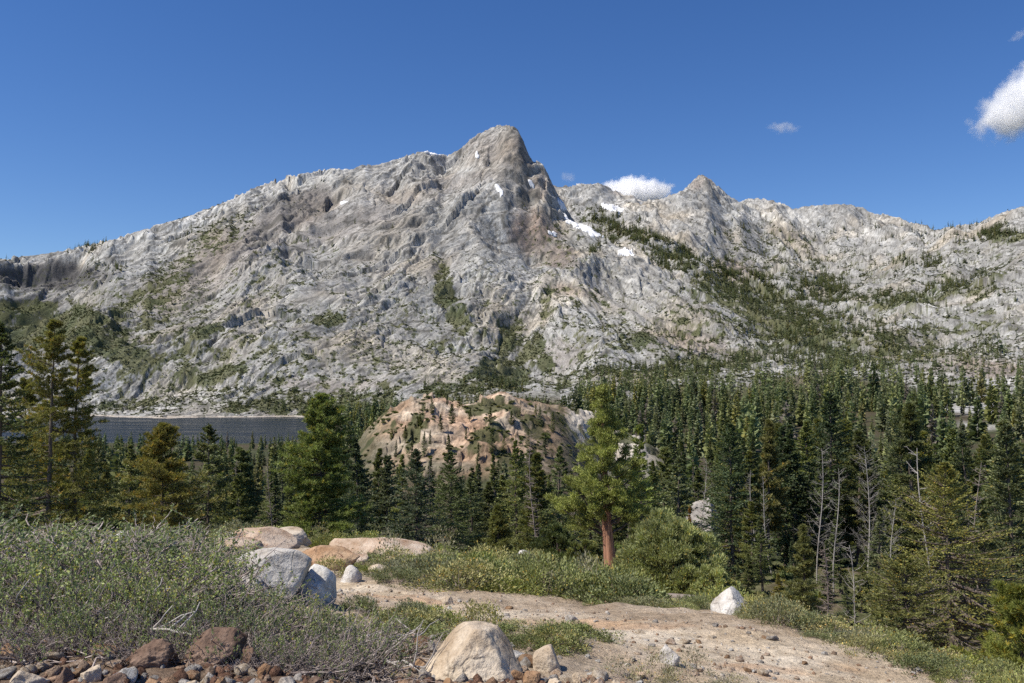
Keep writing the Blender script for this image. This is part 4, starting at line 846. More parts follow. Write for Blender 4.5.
bush(655, 40, 60, 78, 'darker round bush rising behind the big rounded juniper bush', 83, 120, 220, col=(0.13, 0.145, 0.055), le=0.14, lw=0.05)
bush(556, 42, 50, 40, 'dark green bush left of the orange trunk', 84, 90, 200, col=(0.14, 0.17, 0.06), le=0.13, lw=0.05)
bush(585, 38, 36, 28, 'small bright bush just left of the orange trunk', 85, 60, 180, col=(0.19, 0.21, 0.07), le=0.11, lw=0.04)

# snags and bare aspens
def dead(px, d, ytop, label, seed, cat='dead tree', name='dead_tree', mat=None, **kw):
    x, y, z = at(px, d); h = top_z(ytop, d) - z
    return tree(name, bare_tree(seed, h, **kw), (x, y, z), 0, 1.0, label, cat, None, (mat or M_DEAD,) * 2, ('trunk', 'branches'))
M_ASPEN = mat_bark('pale_aspen_bark', (0.24, 0.22, 0.20), (0.42, 0.39, 0.36), 10, 0.6)
M_SNAG = mat_bark('brown_grey_snag', (0.15, 0.12, 0.10), (0.30, 0.255, 0.225))
dead(538, 90, 432, 'grey snag full of short dead twigs between two dark firs', 91, mat=M_SNAG, nb=110, bl=0.07, twigs=4, fine=1.4, down=0.6)
dead(577, 120, 420, 'slim grey snag behind the left side of the orange-trunked juniper', 92, mat=M_SNAG, nb=60, bl=0.07, fine=1.6, down=0.4)
dead(826, 30, 545, 'thin grey-brown snag with bare drooping twigs in front of the forest at right', 93, mat=M_SNAG, nb=110, bl=0.11, twigs=5, fine=0.6, down=0.7)
dead(756, 88, 470, 'leafless white aspen with a straight stem, left of the leaning one', 94, 'aspen tree', 'bare_aspen', M_ASPEN, nb=60, bl=0.08, lean=0.02, fine=0.7)
dead(772, 86, 476, 'leafless white aspen leaning left below the dark firs', 95, 'aspen tree', 'bare_aspen', M_ASPEN, nb=60, bl=0.07, lean=-0.10, curve=0.02, fine=0.7)
dead(817, 84, 448, 'pale leafless aspen with a fan of fine twigs left of the tallest fir', 96, 'aspen tree', 'bare_aspen', M_ASPEN, nb=60, bl=0.14, twigs=9, fine=0.6)
dead(834, 78, 468, 'leafless aspen in front of the trunk of the tallest fir', 97, 'aspen tree', 'bare_aspen', M_ASPEN, nb=40, bl=0.12, twigs=7, fine=0.7)
dead(866, 82, 446, 'pale leafless aspen with dense pinkish twigs right of the tallest fir', 98, 'aspen tree', 'bare_aspen', M_ASPEN, nb=100, bl=0.14, twigs=10, fine=0.55)
dead(896, 76, 498, 'small leafless aspen with spread branches below the rounded fir', 99, 'aspen tree', 'bare_aspen', M_ASPEN, nb=40, bl=0.16, twigs=7, fine=0.6)
dead(858, 40, 545, 'leaning leafless white aspen stem on the slope below the others', 991, 'aspen tree', 'bare_aspen', M_ASPEN, nb=26, bl=0.18, lean=-0.12, fine=0.6)
dead(702, 105, 460, 'pale leafless aspen in front of the tall grey rock face', 992, 'aspen tree', 'bare_aspen', M_ASPEN, nb=60, bl=0.11, twigs=7, fine=0.8)
dead(935, 43, 448, 'bleached dead spike rising beside the top of the big right-hand conifer', 993, mat=M_DEAD, nb=40, bl=0.09, twigs=3, fine=1.0)
dead(985, 70, 462, 'pinkish grey dead tree behind the right side of the big conifer', 994, mat=M_SNAG, nb=80, bl=0.08, fine=1.2, down=0.3)
dead(650, 140, 430, 'grey snag in the forest left of the tall grey rock face', 995, mat=M_DEAD, nb=40, bl=0.08, fine=1.6)
dead(272, 84, 452, 'slim bare snag left of the tall yellow green pine', 996, mat=M_SNAG, nb=60, bl=0.06, fine=1.3)
print('single trees', round(time.time() - T0, 1))

# ------------------------------------------------------------------ the stands: up to about 240 nearer conifers one by one
rng = np.random.default_rng(21)
fm = []
for i in range(8): fm.append(('fir', conifer(200 + i, 16, [2.0, 2.5, 1.7, 2.2, 2.8, 1.5, 3.0, 2.1][i], nlev=[44, 40, 46, 42, 38, 46, 36, 40][i], per=5, K=7, M=3, le=[0.5, 0.46, 0.44, 0.5, 0.52, 0.42, 0.55, 0.48][i], wd=0.32, col=[FIR, FIR_B, (0.125, 0.15, 0.06), (0.105, 0.135, 0.066), (0.155, 0.18, 0.07)][i % 5], prof=[0.7, 0.9, 0.6, 0.75, 0.6, 0.8, 0.65, 0.5][i], base=[.05, .08, .04, .12, .03, .15, .06, .2][i], irregular=[.2, .3, .2, .35, .25, .2, .4, .35][i], gap=[.12, .2, .1, .25, .12, .2, .2, .3][i], droop=[.25, .35, .2, .3, .4, .2, .3, .25][i], bare=0.6 * (i % 2), lean=[0, .01, 0, .02, 0, -.02, 0, .01][i])))
for i in range(4): fm.append(('pine', conifer(220 + i, 14, [2.3, 2.0, 2.6, 1.8][i], nlev=34, per=4, K=7, M=2, le=0.36, wd=0.2, tuft=7, col=[PINE, OLIVE, (0.17, 0.19, 0.075), (0.2, 0.19, 0.07)][i], prof=[0.6, 0.7, 0.45, 0.6][i], base=[0.12, 0.2, 0.1, 0.3][i], up=0.1, gap=0.22, irregular=0.35, bare=0.6)))
snags = [bare_tree(240 + i, 14, nb=[90, 60, 110][i], bl=[0.07, 0.09, 0.06][i], twigs=4, fine=1.3, down=0.5) for i in range(3)]
YX = [-80, 0, 100, 300, 345, 375, 400, 470, 540, 580, 610, 650, 700, 760, 830, 900, 960, 1100]
YT = [440, 440, 447, 446, 442, 446, 450, 450, 446, 464, 466, 442, 418, 410, 400, 400, 406, 406]
placed = [(at(px, d)[0], d) for px, d in [(47, 58), (74, 60), (162, 50), (320, 66), (733, 92), (836, 100), (952, 42)]]
SNAG_N = [0]
def zone_of(px, d):
    if px < 345: return ('green conifer in the stand between the hillside and the lake', 'conifers in front of the lake')
    if px < 575: return ('conifer in the stand at the foot of the red rock knob', 'conifers below the red knob')
    return ('conifer in the nearer part of the forest right of the orange-trunked juniper', 'conifers of the right-hand forest')
cand = []
tries = 0
while len(cand) < 236 and tries < 40000:
    tries += 1
    d = 84 + (250 - 84) * rng.random() ** 1.15; px = rng.uniform(-60, 1080)
    if 345 < px < 575 and d > 215: continue
    if px < 575 and rng.random() < 0.35: continue
    if 682 < px < 728 and d < 140: continue
    if 740 < px < 900 and d < 92: continue
    if 340 < px < 620 and d < 95 and rng.random() < 0.5: continue
    a = (px - CX) / F; x = a * d
    if any((x - q[0]) ** 2 + (d - q[1]) ** 2 < 3.2 ** 2 for q in placed): continue
    placed.append((x, d)); cand.append((px, d, x))
for px, d, x in cand:
    z = gz(x, d); kind, me = fm[rng.integers(8) if rng.random() < 0.72 else 8 + rng.integers(4)]
    h = rng.uniform(10, 22) * (1.0 if px > 575 else 0.9)
    ymin = np.interp(px, YX, YT) + abs(rng.normal()) * 22
    h = min(h, top_z(ymin, d) - z)
    if h < 3.5: h = rng.uniform(3.5, 6)
    f = h / (16 if kind == 'fir' else 14)
    lab, grp = zone_of(px, d)
    if rng.random() < 0.10:
        f = h / 14; tree('dead_tree', snags[rng.integers(3)], (x, d, z - 0.1), rng.random() * 6.28, (f, f, f * 0.95), 'grey dead snag standing among the green conifers', 'dead tree', 'grey snags among the conifers', (M_SNAG, M_SNAG), ('trunk', 'branches')); continue
    tree('conifer_tree', me, (x, d, z - 0.1), rng.random() * 6.28, (f * rng.uniform(1.0, 1.45) if h > 9 else f * 1.25,) * 2 + (f,), lab, 'conifer tree', grp, (M_BARK, M_NEEDLE))
for px, d, h in [(748, 62, 4), (762, 74, 6), (779, 58, 3), (795, 70, 5), (812, 64, 3.5), (828, 72, 5), (848, 60, 3), (862, 68, 5), (876, 56, 3.5), (890, 64, 5), (820, 54, 2.4), (752, 82, 8), (842, 80, 8), (880, 78, 8), (905, 58, 5), (738, 52, 2.5)]:
    x, y, z = at(px, d); kind, me = fm[rng.integers(12)]; f = h / 15
    tree('conifer_tree', me, (x, y, z - 0.1), rng.random() * 6.28, (f * 1.35, f * 1.35, f), 'young conifer filling the ground between the bare aspen stems', 'conifer tree', 'young conifers among the aspens', (M_BARK, M_NEEDLE))
for px, py, h in [(396, 456, 5), (411, 470, 8), (441, 432, 6), (452, 424, 7), (447, 404, 4), (466, 440, 4), (430, 440, 4), (504, 448, 5), (482, 405, 3), (518, 398, 3), (528, 440, 4), (553, 430, 6), (545, 455, 7), (478, 460, 5), (392, 438, 4), (420, 418, 4), (432, 412, 5), (459, 408, 6), (470, 420, 5), (490, 425, 6), (512, 425, 5), (536, 415, 4), (405, 440, 6), (424, 455, 7), (448, 452, 6), (492, 452, 7), (520, 410, 3), (540, 425, 6), (437, 398, 3), (462, 396, 3)]:
    x, y, z = hit(px, py, 200, 420); kind, me = fm[rng.integers(12)]; f = h / 15
    tree('conifer_tree', me, (x, y, z - 0.1), rng.random() * 6.28, (f * 1.25, f * 1.25, f), 'small conifer growing on the red rock knob', 'conifer tree', 'conifers on the red knob', (M_BARK, M_NEEDLE))
print('stands', round(time.time() - T0, 1))

# ------------------------------------------------------------------ the far forest: thousands of trees nobody could count, one object
def lod_tree(seed, lev, per, slim, rows=1):
    r_ = np.random.default_rng(seed); A_ = Acc()
    for i in range(lev):
        q = i / lev; z0 = 0.04 + 0.94 * q; L0 = slim * ((1 - q) ** 0.75 * min(1, 0.6 + 3 * q) + 0.08)
        az = r_.random(per) * 6.283; L = L0 * r_.uniform(0.6, 1.15, per)
        D = unit(np.stack([np.cos(az), np.sin(az), r_.uniform(-0.55, 0.15, per) + 0.5 * q], 1))
        A_.blades(np.stack([np.zeros(per), np.zeros(per), z0 + r_.normal(size=per) * 0.5 / lev], 1) + D * L[:, None] * 0.08, D, L, L * r_.uniform(0.5, 0.8, per) + 0.012, r_, np.ones((per, 3)) * r_.uniform(0.85, 1.15, (per, 1)), fold=0.12)
    A_.blades(np.array([[0, 0, 0.9]]), np.array([[0, 0, 1.0]]), np.array([0.1]), np.array([0.03]), r_, np.ones((1, 3)))
    A_.tube(np.array([[0, 0, 0], [0, 0, 0.7]]), np.array([0.012, 0.004]), 3, (0.9, 0.7, 0.6))
    return np.concatenate(A_.V), np.concatenate(A_.Q), np.concatenate(A_.C)
L1 = [lod_tree(400 + i, 20, 9, [0.15, 0.18, 0.13, 0.20][i]) for i in range(4)]; L2_ = [lod_tree(420 + i, 9, 6, [0.14, 0.17, 0.19, 0.13][i]) for i in range(4)]
FV, FQ, FC = [], [], []; fn = 0
def plant(x, y, z, h, tone, lods, wide=1.0):
    global fn
    k = len(x); var = rng.integers(0, len(lods), k)
    for v in range(len(lods)):
        m = np.nonzero(var == v)[0]
        if not len(m): continue
        V0, Q0, C0 = lods[v]; an = rng.random(len(m)) * 6.283; c, s_ = np.cos(an)[:, None], np.sin(an)[:, None]
        hw = (h[m] * wide * rng.uniform(0.85, 1.25, len(m)))[:, None]
        X = (V0[None, :, 0] * c - V0[None, :, 1] * s_) * hw + x[m][:, None]; Y = (V0[None, :, 0] * s_ + V0[None, :, 1] * c) * hw + y[m][:, None]; Z = V0[None, :, 2] * h[m][:, None] + z[m][:, None]
        FV.append(np.stack([X, Y, Z], -1).reshape(-1, 3).astype(np.float32)); FQ.append((Q0[None] + (np.arange(len(m)) * len(V0))[:, None, None]).reshape(-1, 4) + fn); FC.append((C0[None] * tone[m][:, None]).reshape(-1, 3).astype(np.float32)); fn += len(m) * len(V0)
def tones(k, cols): 
    c = np.array(cols)[rng.integers(0, len(cols), k)]; return c * rng.uniform(0.72, 1.28, (k, 1)) * np.where(rng.random((k, 1)) < 0.15, np.array([1.25, 1.1, 0.85]), 1.0)
FTONE = [(0.165, 0.195, 0.09), (0.18, 0.20, 0.11), (0.15, 0.18, 0.085), (0.20, 0.215, 0.09), (0.175, 0.185, 0.105), (0.13, 0.16, 0.075)]
# valley floor
k = 17000; d = np.sqrt(rng.uniform(170 ** 2, 1160 ** 2, k)); px = rng.uniform(-120, 1140, k); a = (px - CX) / F; x = a * d
kn = knob_mask(a, d); dens = fbm(x / 45, d / 45, 3, 0.5, 90)
ok = (kn < 0.25) & (d > 170) & ((px > 345) | (d < 585)) & (rng.random(k) < 0.50 + 2.0 * dens) & ~((px > 345) & (px < 575) & (d < 262) & (rng.random(k) < 0.5))
ok &= ~((d < 250) & (rng.random(k) < 0.55)) & (rng.random(k) < np.where(px < 345, 0.6, np.where(d > 560, 0.25 + 0.75 * sstep(-0.35, 0.1, fbm(x / 90, d / 160, 3, 0.5, 95) * 1.5 + (860 - d) / 600), 0.5)))
dm = np.interp(px, *EDGE) + 260 * fbm(x / 80, d / 140, 3, 0.5, 97); ok &= (rng.random(k) < 1 - 0.86 * sstep(dm - 40, dm + 40, d))
x, d, px = x[ok], d[ok], px[ok]; z = Hrel(x, d) + EYE; ok = z > 0.5; x, d, px, z = x[ok], d[ok], px[ok], z[ok]
h = (9 + 19 * rng.random(len(x)) ** 1.3) * (1 + 0.5 * fbm(x / 70, d / 70, 2, 0.5, 96)) * np.where(px < 345, 0.75, 1.0)
ycap = np.where(px < 345, 430, np.where(px < 575, np.where(d < 300, 455, 392), np.where((px < 650) & (d < 315), 464, 300))) + np.abs(rng.normal(size=len(x))) * 10
h = np.minimum(h, d * np.tan(PITCH + np.arctan((CY - ycap) / F)) + EYE - z); ok = h > 3.5
x, d, z, h = x[ok], d[ok], z[ok], h[ok]; tn = tones(len(x), FTONE); dd = rng.random(len(x)) < 0.035; tn[dd] = np.array([0.16, 0.14, 0.12]); gd = rng.random(len(x)) < 0.05; tn[gd] = np.array([0.17, 0.185, 0.08])
m = d < 720; print('forest', m.sum(), (~m).sum())
plant(x[m], d[m], z[m] - 0.2, h[m], tn[m], L1); plant(x[~m], d[~m], z[~m] - 0.2, h[~m], tn[~m], L2_)
# up the mountain: belts along the benches and gullies
BELT = [(622,229,38,6,25,1),(655,243,40,7,25,.9),(593,250,5,7,0,.8),(603,236,14,5,25,.7),(520,215,14,9,0,.12),(540,240,14,8,0,.12),(700,268,55,9,15,1),(760,292,62,14,12,1),(820,298,32,20,0,1),(795,322,62,18,0,.8),(840,345,70,18,0,.8),(900,298,60,6,-10,1),(962,289,42,8,-12,1),(918,262,22,5,0,.7),(1005,236,24,7,0,1),(985,246,30,5,10,.4),(845,356,80,16,0,.8),(930,345,90,30,0,.16),(830,345,60,25,0,.7),(970,366,70,16,0,.10),(660,372,70,9,0,.6),(720,362,60,12,0,.7),(590,392,60,8,0,.35),(100,265,12,6,0,1),(78,250,26,4,-10,.8),(105,270,16,5,0,.8),(290,405,56,9,0,.6),(350,402,50,10,0,.4),(455,394,40,7,0,.4),(500,388,30,7,0,.4),(200,395,80,14,-20,.04),(650,345,80,25,20,.06),(700,330,60,25,20,.12),(560,330,60,40,0,.02),(330,330,120,60,-20,.012),(780,250,80,30,10,.05),(860,250,80,30,0,.06),(130,300,60,30,-20,.02),(240,215,90,6,-22,.12),(440,200,120,14,-20,.01),(950,250,60,30,0,.06),(1000,320,60,50,0,.10),(1060,300,40,90,0,.06),(690,300,40,20,25,.15),(-50,300,50,60,0,.03)]
vis = (ZZ / YY); vis = vis >= np.maximum.accumulate(np.where(YY > 640, vis, -9), 0) - 0.003
md = paint(BELT, 0.35) * mt * vis * (ZZ + EYE > 1.5) * (YY < 3300)
area = dx_ * np.abs(np.gradient(yy))[:, None]
def scatter(weight, n_):
    p_ = (weight * area * mt).ravel(); p_ = np.cumsum(p_); p_ /= p_[-1]
    i = np.searchsorted(p_, rng.random(n_)); r_, c_ = np.unravel_index(np.minimum(i, YY.size - 1), YY.shape)
    d_ = yy[r_] + rng.normal(size=n_) * 1.0; a_ = aa[c_] + rng.normal(size=n_) * 0.0006
    return a_ * d_, d_, Hrel(a_ * d_, d_) + EYE
x, d, z = scatter(md ** 1.1 * (0.15 + 0.85 * sstep(-0.12, 0.22, rough_n + 0.7 * mid_n)), 9000); h = rng.uniform(5, 18, len(x)) * np.where(d > 2000, 1.35, 1.0)
plant(x, d, z - 0.3, h, tones(len(x), FTONE) * 0.72, L2_, 1.05)
V = np.concatenate(FV); me = mesh_np('far_forest', V, np.concatenate(FQ), cols={'Col': np.concatenate(FC)})
tag(add('far_forest', me, M_DIST), 'countless small far-off conifers filling the valley and the mountain benches', 'forest', kind='stuff')
print('far forest', len(V), round(time.time() - T0, 1))
# brush: low clumps on ledges and on the valley floor
def lod_bush(seed, k, wd_=0.42):
    r_ = np.random.default_rng(seed); A_ = Acc(); D = unit(np.stack([r_.normal(size=k), r_.normal(size=k), np.abs(r_.normal(size=k)) * 0.8 + 0.1], 1))
    A_.blades(D * 0.12 * np.array([1, 1, 0.5]), D * np.array([1, 1, 0.8]), r_.uniform(0.3, 0.55, k), np.full(k, wd_), r_, np.ones((k, 3)) * r_.uniform(0.75, 1.25, (k, 1)))
    return np.concatenate(A_.V), np.concatenate(A_.Q), np.concatenate(A_.C)
FV, FQ, FC = [], [], []; fn = 0
B1 = [lod_bush(500 + i, 7, 0.5) for i in range(3)]; B2 = [lod_bush(510 + i, 150, 0.11) for i in range(3)]
x, d, z = scatter(vis * (veg * (PY > 175) * 0.9 + 0.085 * (PY > 200) * (0.3 + 1.4 * sstep(220, 360, PY)) * sstep(-0.25, 0.25, mid_n + 0.5 * rough_n)) * (ZZ + EYE > 1.0) * (slope < 1.7) * (YY < 2900), 92000)
BT = [(0.062, 0.074, 0.036), (0.075, 0.084, 0.042), (0.056, 0.064, 0.036), (0.092, 0.092, 0.055)]
plant(x, d, z - 0.2, rng.uniform(1.2, 4.2, len(x)) * np.where(d > 1800, 1.3, 1), tones(len(x), BT), B1, 1.1)
k = 8500; d = np.sqrt(rng.uniform(34 ** 2, 330 ** 2, k)); a = rng.uniform(-0.72, 0.72, k); ok = knob_mask(a, d) < rng.random(k) * 0.5; a, d = a[ok], d[ok]; ak = rng.uniform(-0.17, 0.06, 900); dk = rng.uniform(248, 305, 900); okk = fbm(ak * dk / 12, dk / 12, 4, 0.6, 68) > 0.02; a = np.concatenate([a, ak[okk]]); d = np.concatenate([d, dk[okk]]); k = len(a); x = a * d; z = Hrel(x, d) + EYE
plant(x, d, z - 0.05, rng.uniform(0.6, 1.8, k), tones(k, [(0.14, 0.16, 0.06), (0.16, 0.165, 0.09), (0.11, 0.135, 0.05)]), B2, 1.0)
V = np.concatenate(FV); me = mesh_np('mountain_brush', V, np.concatenate(FQ), cols={'Col': np.concatenate(FC)})
tag(add('mountain_brush', me, M_DIST), 'low dark brush dotting the ledges and the forest floor', 'brush', kind='stuff')
print('brush', len(V), round(time.time() - T0, 1))

# ------------------------------------------------------------------ shrubs on the near hillside
rng = np.random.default_rng(33)
manz = [manzanita(600 + i, 0.95, 0.62, dead=[0.34, 0.6, 0.42, 0.85][i]) for i in range(4)]
def shrub(px, d, me, sc, label, group, name='manzanita_shrub', cat='shrub', dz=0.0, mats=None):
    x, y, z = at(px, d)
    return tree(name, me, (x, y, z + dz), rng.random() * 6.28, sc, label, cat, group, mats or (M_STEM, M_LEAF), ('stems', 'foliage'))
for px, d, v, sc, zs in [(20, 6.3, 3, .75, .7), (60, 6.4, 1, .7, .7), (95, 6.2, 3, .75, .7), (165, 6.3, 1, .7, .7), (130, 6.5, 3, .7, .65), (225, 6.4, 1, .55, .5), (285, 6.5, 0, .45, .36), (340, 6.7, 2, .45, .36), (-40, 6.6, 0, .9, .8), (40, 7.2, 3, .95, .75), (75, 7.5, 3, .9, .7), (110, 7.3, 1, .9, .85), (175, 7.4, 2, .8, .8), (232, 7.0, 2, .4, .3), (290, 7.2, 0, .4, .28), (330, 7.4, 2, .4, .3), (-30, 8.2, 2, 1, .9), (45, 8.4, 3, 1.0, .85), (105, 8.6, 2, 1.0, .9), (150, 8.6, 0, .85, .8), (195, 8.5, 0, .5, .5), (10, 9.8, 0, 1.1, .9), (80, 10, 2, 1.1, .9), (145, 10.2, 2, 1.0, .9), (195, 10.2, 0, .8, .75), (368, 7.3, 3, .5, .5), (395, 7.0, 3, .45, .45), (-90, 7.4, 0, 1, 1), (200, 7.7, 2, .5, .5)] + [(p_, 5.85 + 0.12 * (i_ % 3), (3, 1, 3, 2)[i_ % 4], .42, .5) for i_, p_ in enumerate(range(-10, 360, 24))] + [(p_, 5.42 + 0.1 * (i_ % 2), (3, 3, 1)[i_ % 3], .34, .4) for i_, p_ in enumerate(range(10, 340, 44))] + [(p_, 5.15 + 0.08 * (i_ % 3), 3, .26, .34) for i_, p_ in enumerate(range(30, 330, 36))]:
    sc = (sc, sc, zs * (0.80 if d > 6 else 1.0) * (0.66 if d > 7.8 else 1))
    shrub(px, d, manz[v], sc, 'leafy manzanita shrub with tangled grey stems on the left bank' if v in (0, 2) else 'half dead manzanita shrub, mostly grey tangled stems, on the left bank', 'manzanita shrubs on the left bank')
low = [broad(620 + i, 1.15, 0.5, [46, 34, 50, 22, 40, 28][i], [70, 60, 75, 34, 64, 50][i], 0.05, 0.02, [(0.21, 0.235, 0.105), (0.25, 0.255, 0.14), (0.20, 0.23, 0.085), (0.29, 0.275, 0.17)][i % 4], stems=46, stemcol=(1.0, 0.95, 0.9), cl=0.26, trunk_r=0.006, up=0.9) for i in range(6)]
ZS = 0.72
def low_shrub(px, d, sc, lab, grp, v=None):
    a = (px - CX) / F
    zs = ZS * (0.7 + 0.9 * rng.random() ** 2)
    shrub(px, d, low[rng.integers(6) if v is None else v], (sc * rng.uniform(0.9, 1.25), sc * rng.uniform(0.9, 1.25), sc * zs * rng.uniform(0.75, 1.2)), lab, grp, 'low_shrub', dz=-0.03)
def band(n_, fpx, fd, sc, lab, grp, v=None):
    for _ in range(n_):
        px = fpx(); low_shrub(px, fd(px), sc(), lab, grp, v)
U_ = rng.uniform
band(74, lambda: U_(385, 640), lambda p: U_(14.2, 22) if p < 592 else U_(14.0, 15.5), lambda: U_(0.9, 1.35), 'low grey green shrub in the thick band behind the path', 'shrubs in the band behind the path')
band(16, lambda: U_(610, 720), lambda p: U_(13.2, 17), lambda: U_(0.45, 0.7), 'low grey shrub between the bushy juniper and the path', 'shrubs below the juniper bush')
band(20, lambda: U_(405, 605), lambda p: U_(7.7, 8.8), lambda: U_(0.4, 0.62), 'low sparse shrub behind the big tan boulder', 'shrubs behind the big boulder')
band(14, lambda: U_(330, 420), lambda p: U_(7.4, 8.8), lambda: U_(0.26, 0.4), 'thin grey shrub right of the manzanita bank', 'shrubs right of the manzanita')
band(14, lambda: U_(758, 800), lambda p: np.interp(p, [720, 800], [11.6, 10.8]) + U_(-0.6, 0.9), lambda: U_(0.4, 0.65), 'grey green shrub on the outer edge of the path', 'shrubs on the outer path edge')
band(30, lambda: U_(800, 1030), lambda p: np.interp(p, [800, 1030], [10.6, 8.0]) + U_(-0.5, 1.4), lambda: U_(0.4, 0.7), 'low green shrub in the strip along the drop at lower right', 'shrubs along the drop at lower right')
band(16, lambda: U_(215, 400), lambda p: U_(14.5, 26), lambda: U_(0.4, 0.75), 'low shrub among the pink slabs', 'shrubs among the pink slabs')
band(9, lambda: U_(318, 375), lambda p: U_(27.6, 29.5), lambda: U_(1.0, 1.4), 'dark green shrub on the shoulder of the pink dome', 'shrubs on the pink dome')
band(20, lambda: U_(225, 420), lambda p: U_(31, 46), lambda: U_(1.2, 2.0), 'larger shrub behind the pink slabs under the pines', 'shrubs behind the pink slabs')
band(26, lambda: U_(430, 640), lambda p: U_(23, 27) if p < 580 else U_(32, 44), lambda: U_(1.1, 1.8), 'green shrub on the slope beyond the thick band', 'shrubs beyond the thick band')
band(56, lambda: U_(700, 920), lambda p: 17 + 33 * rng.random() ** 0.7, lambda: U_(1.2, 1.9), 'bright green shrub on the shaded slope below the path', 'shrubs on the shaded slope')
band(8, lambda: U_(600, 760), lambda p: U_(6.9, 7.4), lambda: U_(0.3, 0.45), 'small dry weed clump at the bottom edge of the path', 'weeds at the bottom edge', 3)
# dry sticks and litter under the bushes
A_ = Acc()
for i in range(420):
    px = rng.uniform(-30, 420); a, t = unproj(px, 650, 1.0); y = rng.uniform(5.0, 7.6); x = a * y; z = gz(x, y); an = rng.random() * 6.28; l_ = rng.uniform(0.08, 0.4)
    pth = np.array([x, y, z + 0.012]) + np.array([math.cos(an), math.sin(an), 0.12 * rng.random()]) * l_ * np.linspace(0, 1, 5)[:, None]; pth[1:, :] += rng.normal(size=(4, 3)) * 0.012
    A_.tube(pth, np.linspace(0.005, 0.002, 5) * rng.uniform(0.7, 1.6), 4, np.ones(3) * rng.uniform(0.6, 1.2))
tag(add('twig_litter', A_.mesh('twig_litter', True), M_STEM), 'dry grey twigs littering the soil under the manzanita', 'twig litter', kind='stuff')
# fallen branches
for i, (px, py, l_) in enumerate([(380, 668, .7), (60, 628, .9), (140, 640, .8), (300, 655, .7), (350, 655, .8), (395, 645, .5), (20, 612, .8)]):
    x, y, z = hit(px, py); A_ = Acc(); r_ = np.random.default_rng(700 + i); an = r_.uniform(-0.5, 0.5); dr = np.array([math.cos(an), math.sin(an), 0.06])
    pth = dr * l_ * np.linspace(-0.5, 0.5, 8)[:, None]; pth[1:] += np.cumsum(r_.normal(size=(7, 3)) * 0.018, 0); A_.tube(pth, np.linspace(0.016, 0.006, 8), 6)
    for j in range(7):
        q = pth[r_.integers(1, 8)]; e = unit(dr + r_.normal(size=3) * 0.7) * r_.uniform(0.15, 0.35); e[2] = abs(e[2]); A_.tube(q + e * np.linspace(0, 1, 4)[:, None] + np.vstack([np.zeros(3), r_.normal(size=(3, 3)) * 0.012]), np.linspace(0.007, 0.003, 4), 5)
    tag(add('dead_branch', A_.mesh('dead_branch', True), M_DEAD, None, (x, y, z + 0.06)), 'grey dead branch lying under the manzanita on the left bank', 'branch', 'dead branches under the manzanita')
for i, (px, d, l_, an, lab) in enumerate([(706, 22.5, 2.2, -0.15, 'fallen dark log at the foot of the juniper bushes'), (640, 30, 1.6, 0.3, 'short fallen grey log behind the orange trunk'), (790, 45, 5, 0.6, 'pale fallen log on the shaded slope below the aspens')]):
    x, y, z = at(px, d); A_ = Acc(); A_.tube(np.array([math.cos(an), math.sin(an), 0.03]) * l_ * np.linspace(-.5, .5, 6)[:, None] + np.random.default_rng(i).normal(size=(6, 3)) * 0.03, np.linspace(0.12, 0.05, 6) * (1 if l_ < 3 else 1.3), 8)
    tag(add('fallen_log', A_.mesh('fallen_log', True), M_SNAG if i == 0 else M_DEAD, None, (x, y, z + 0.2)), lab, 'log')
print('shrubs', round(time.time() - T0, 1))

# ------------------------------------------------------------------ snow patches lying on the mountain
sn = NT('old_snow'); sn.b.inputs['Base Color'].default_value = (0.72, 0.73, 0.75, 1); sn.b.inputs['Roughness'].default_value = 0.7; sb = sn.bump(sn.tex(0.3, 4, 0.6), 0.6, 0.6); sn.l(sb, sn.b.inputs['Normal'])
SNOW = [((588, 226, 26, 6, 26), 'long white snowfield below the conifer belt right of the peak'), ((626, 253, 8, 2, 18), 'small snow patch at the lower end of the conifer belt'), ((499, 190, 6, 1.0, 58), 'thin slanting snow streak on the ridge under the peak'), ((433, 153, 7, 1.4, 10), 'snow strip on the skyline left of the peak'), ((344, 203, 4, 0.9, 0), 'faint snow patch on the left shoulder of the mountain'), ((531, 184, 4, 1.3, 40), 'tiny snow patch under the cliff right of the peak'), ((553, 234, 4, 1.2, 10), 'snow speck in the trees below the cliff'), ((612, 208, 12, 2.2, 15), 'pale snowfield on the back ridge in front of the cloud'), ((477, 156, 1.5, 1.4, 0), 'snow dot high on the left face of the peak'), ((562, 205, 6, 2, 50), 'snow streak in the notch right of the peak')]
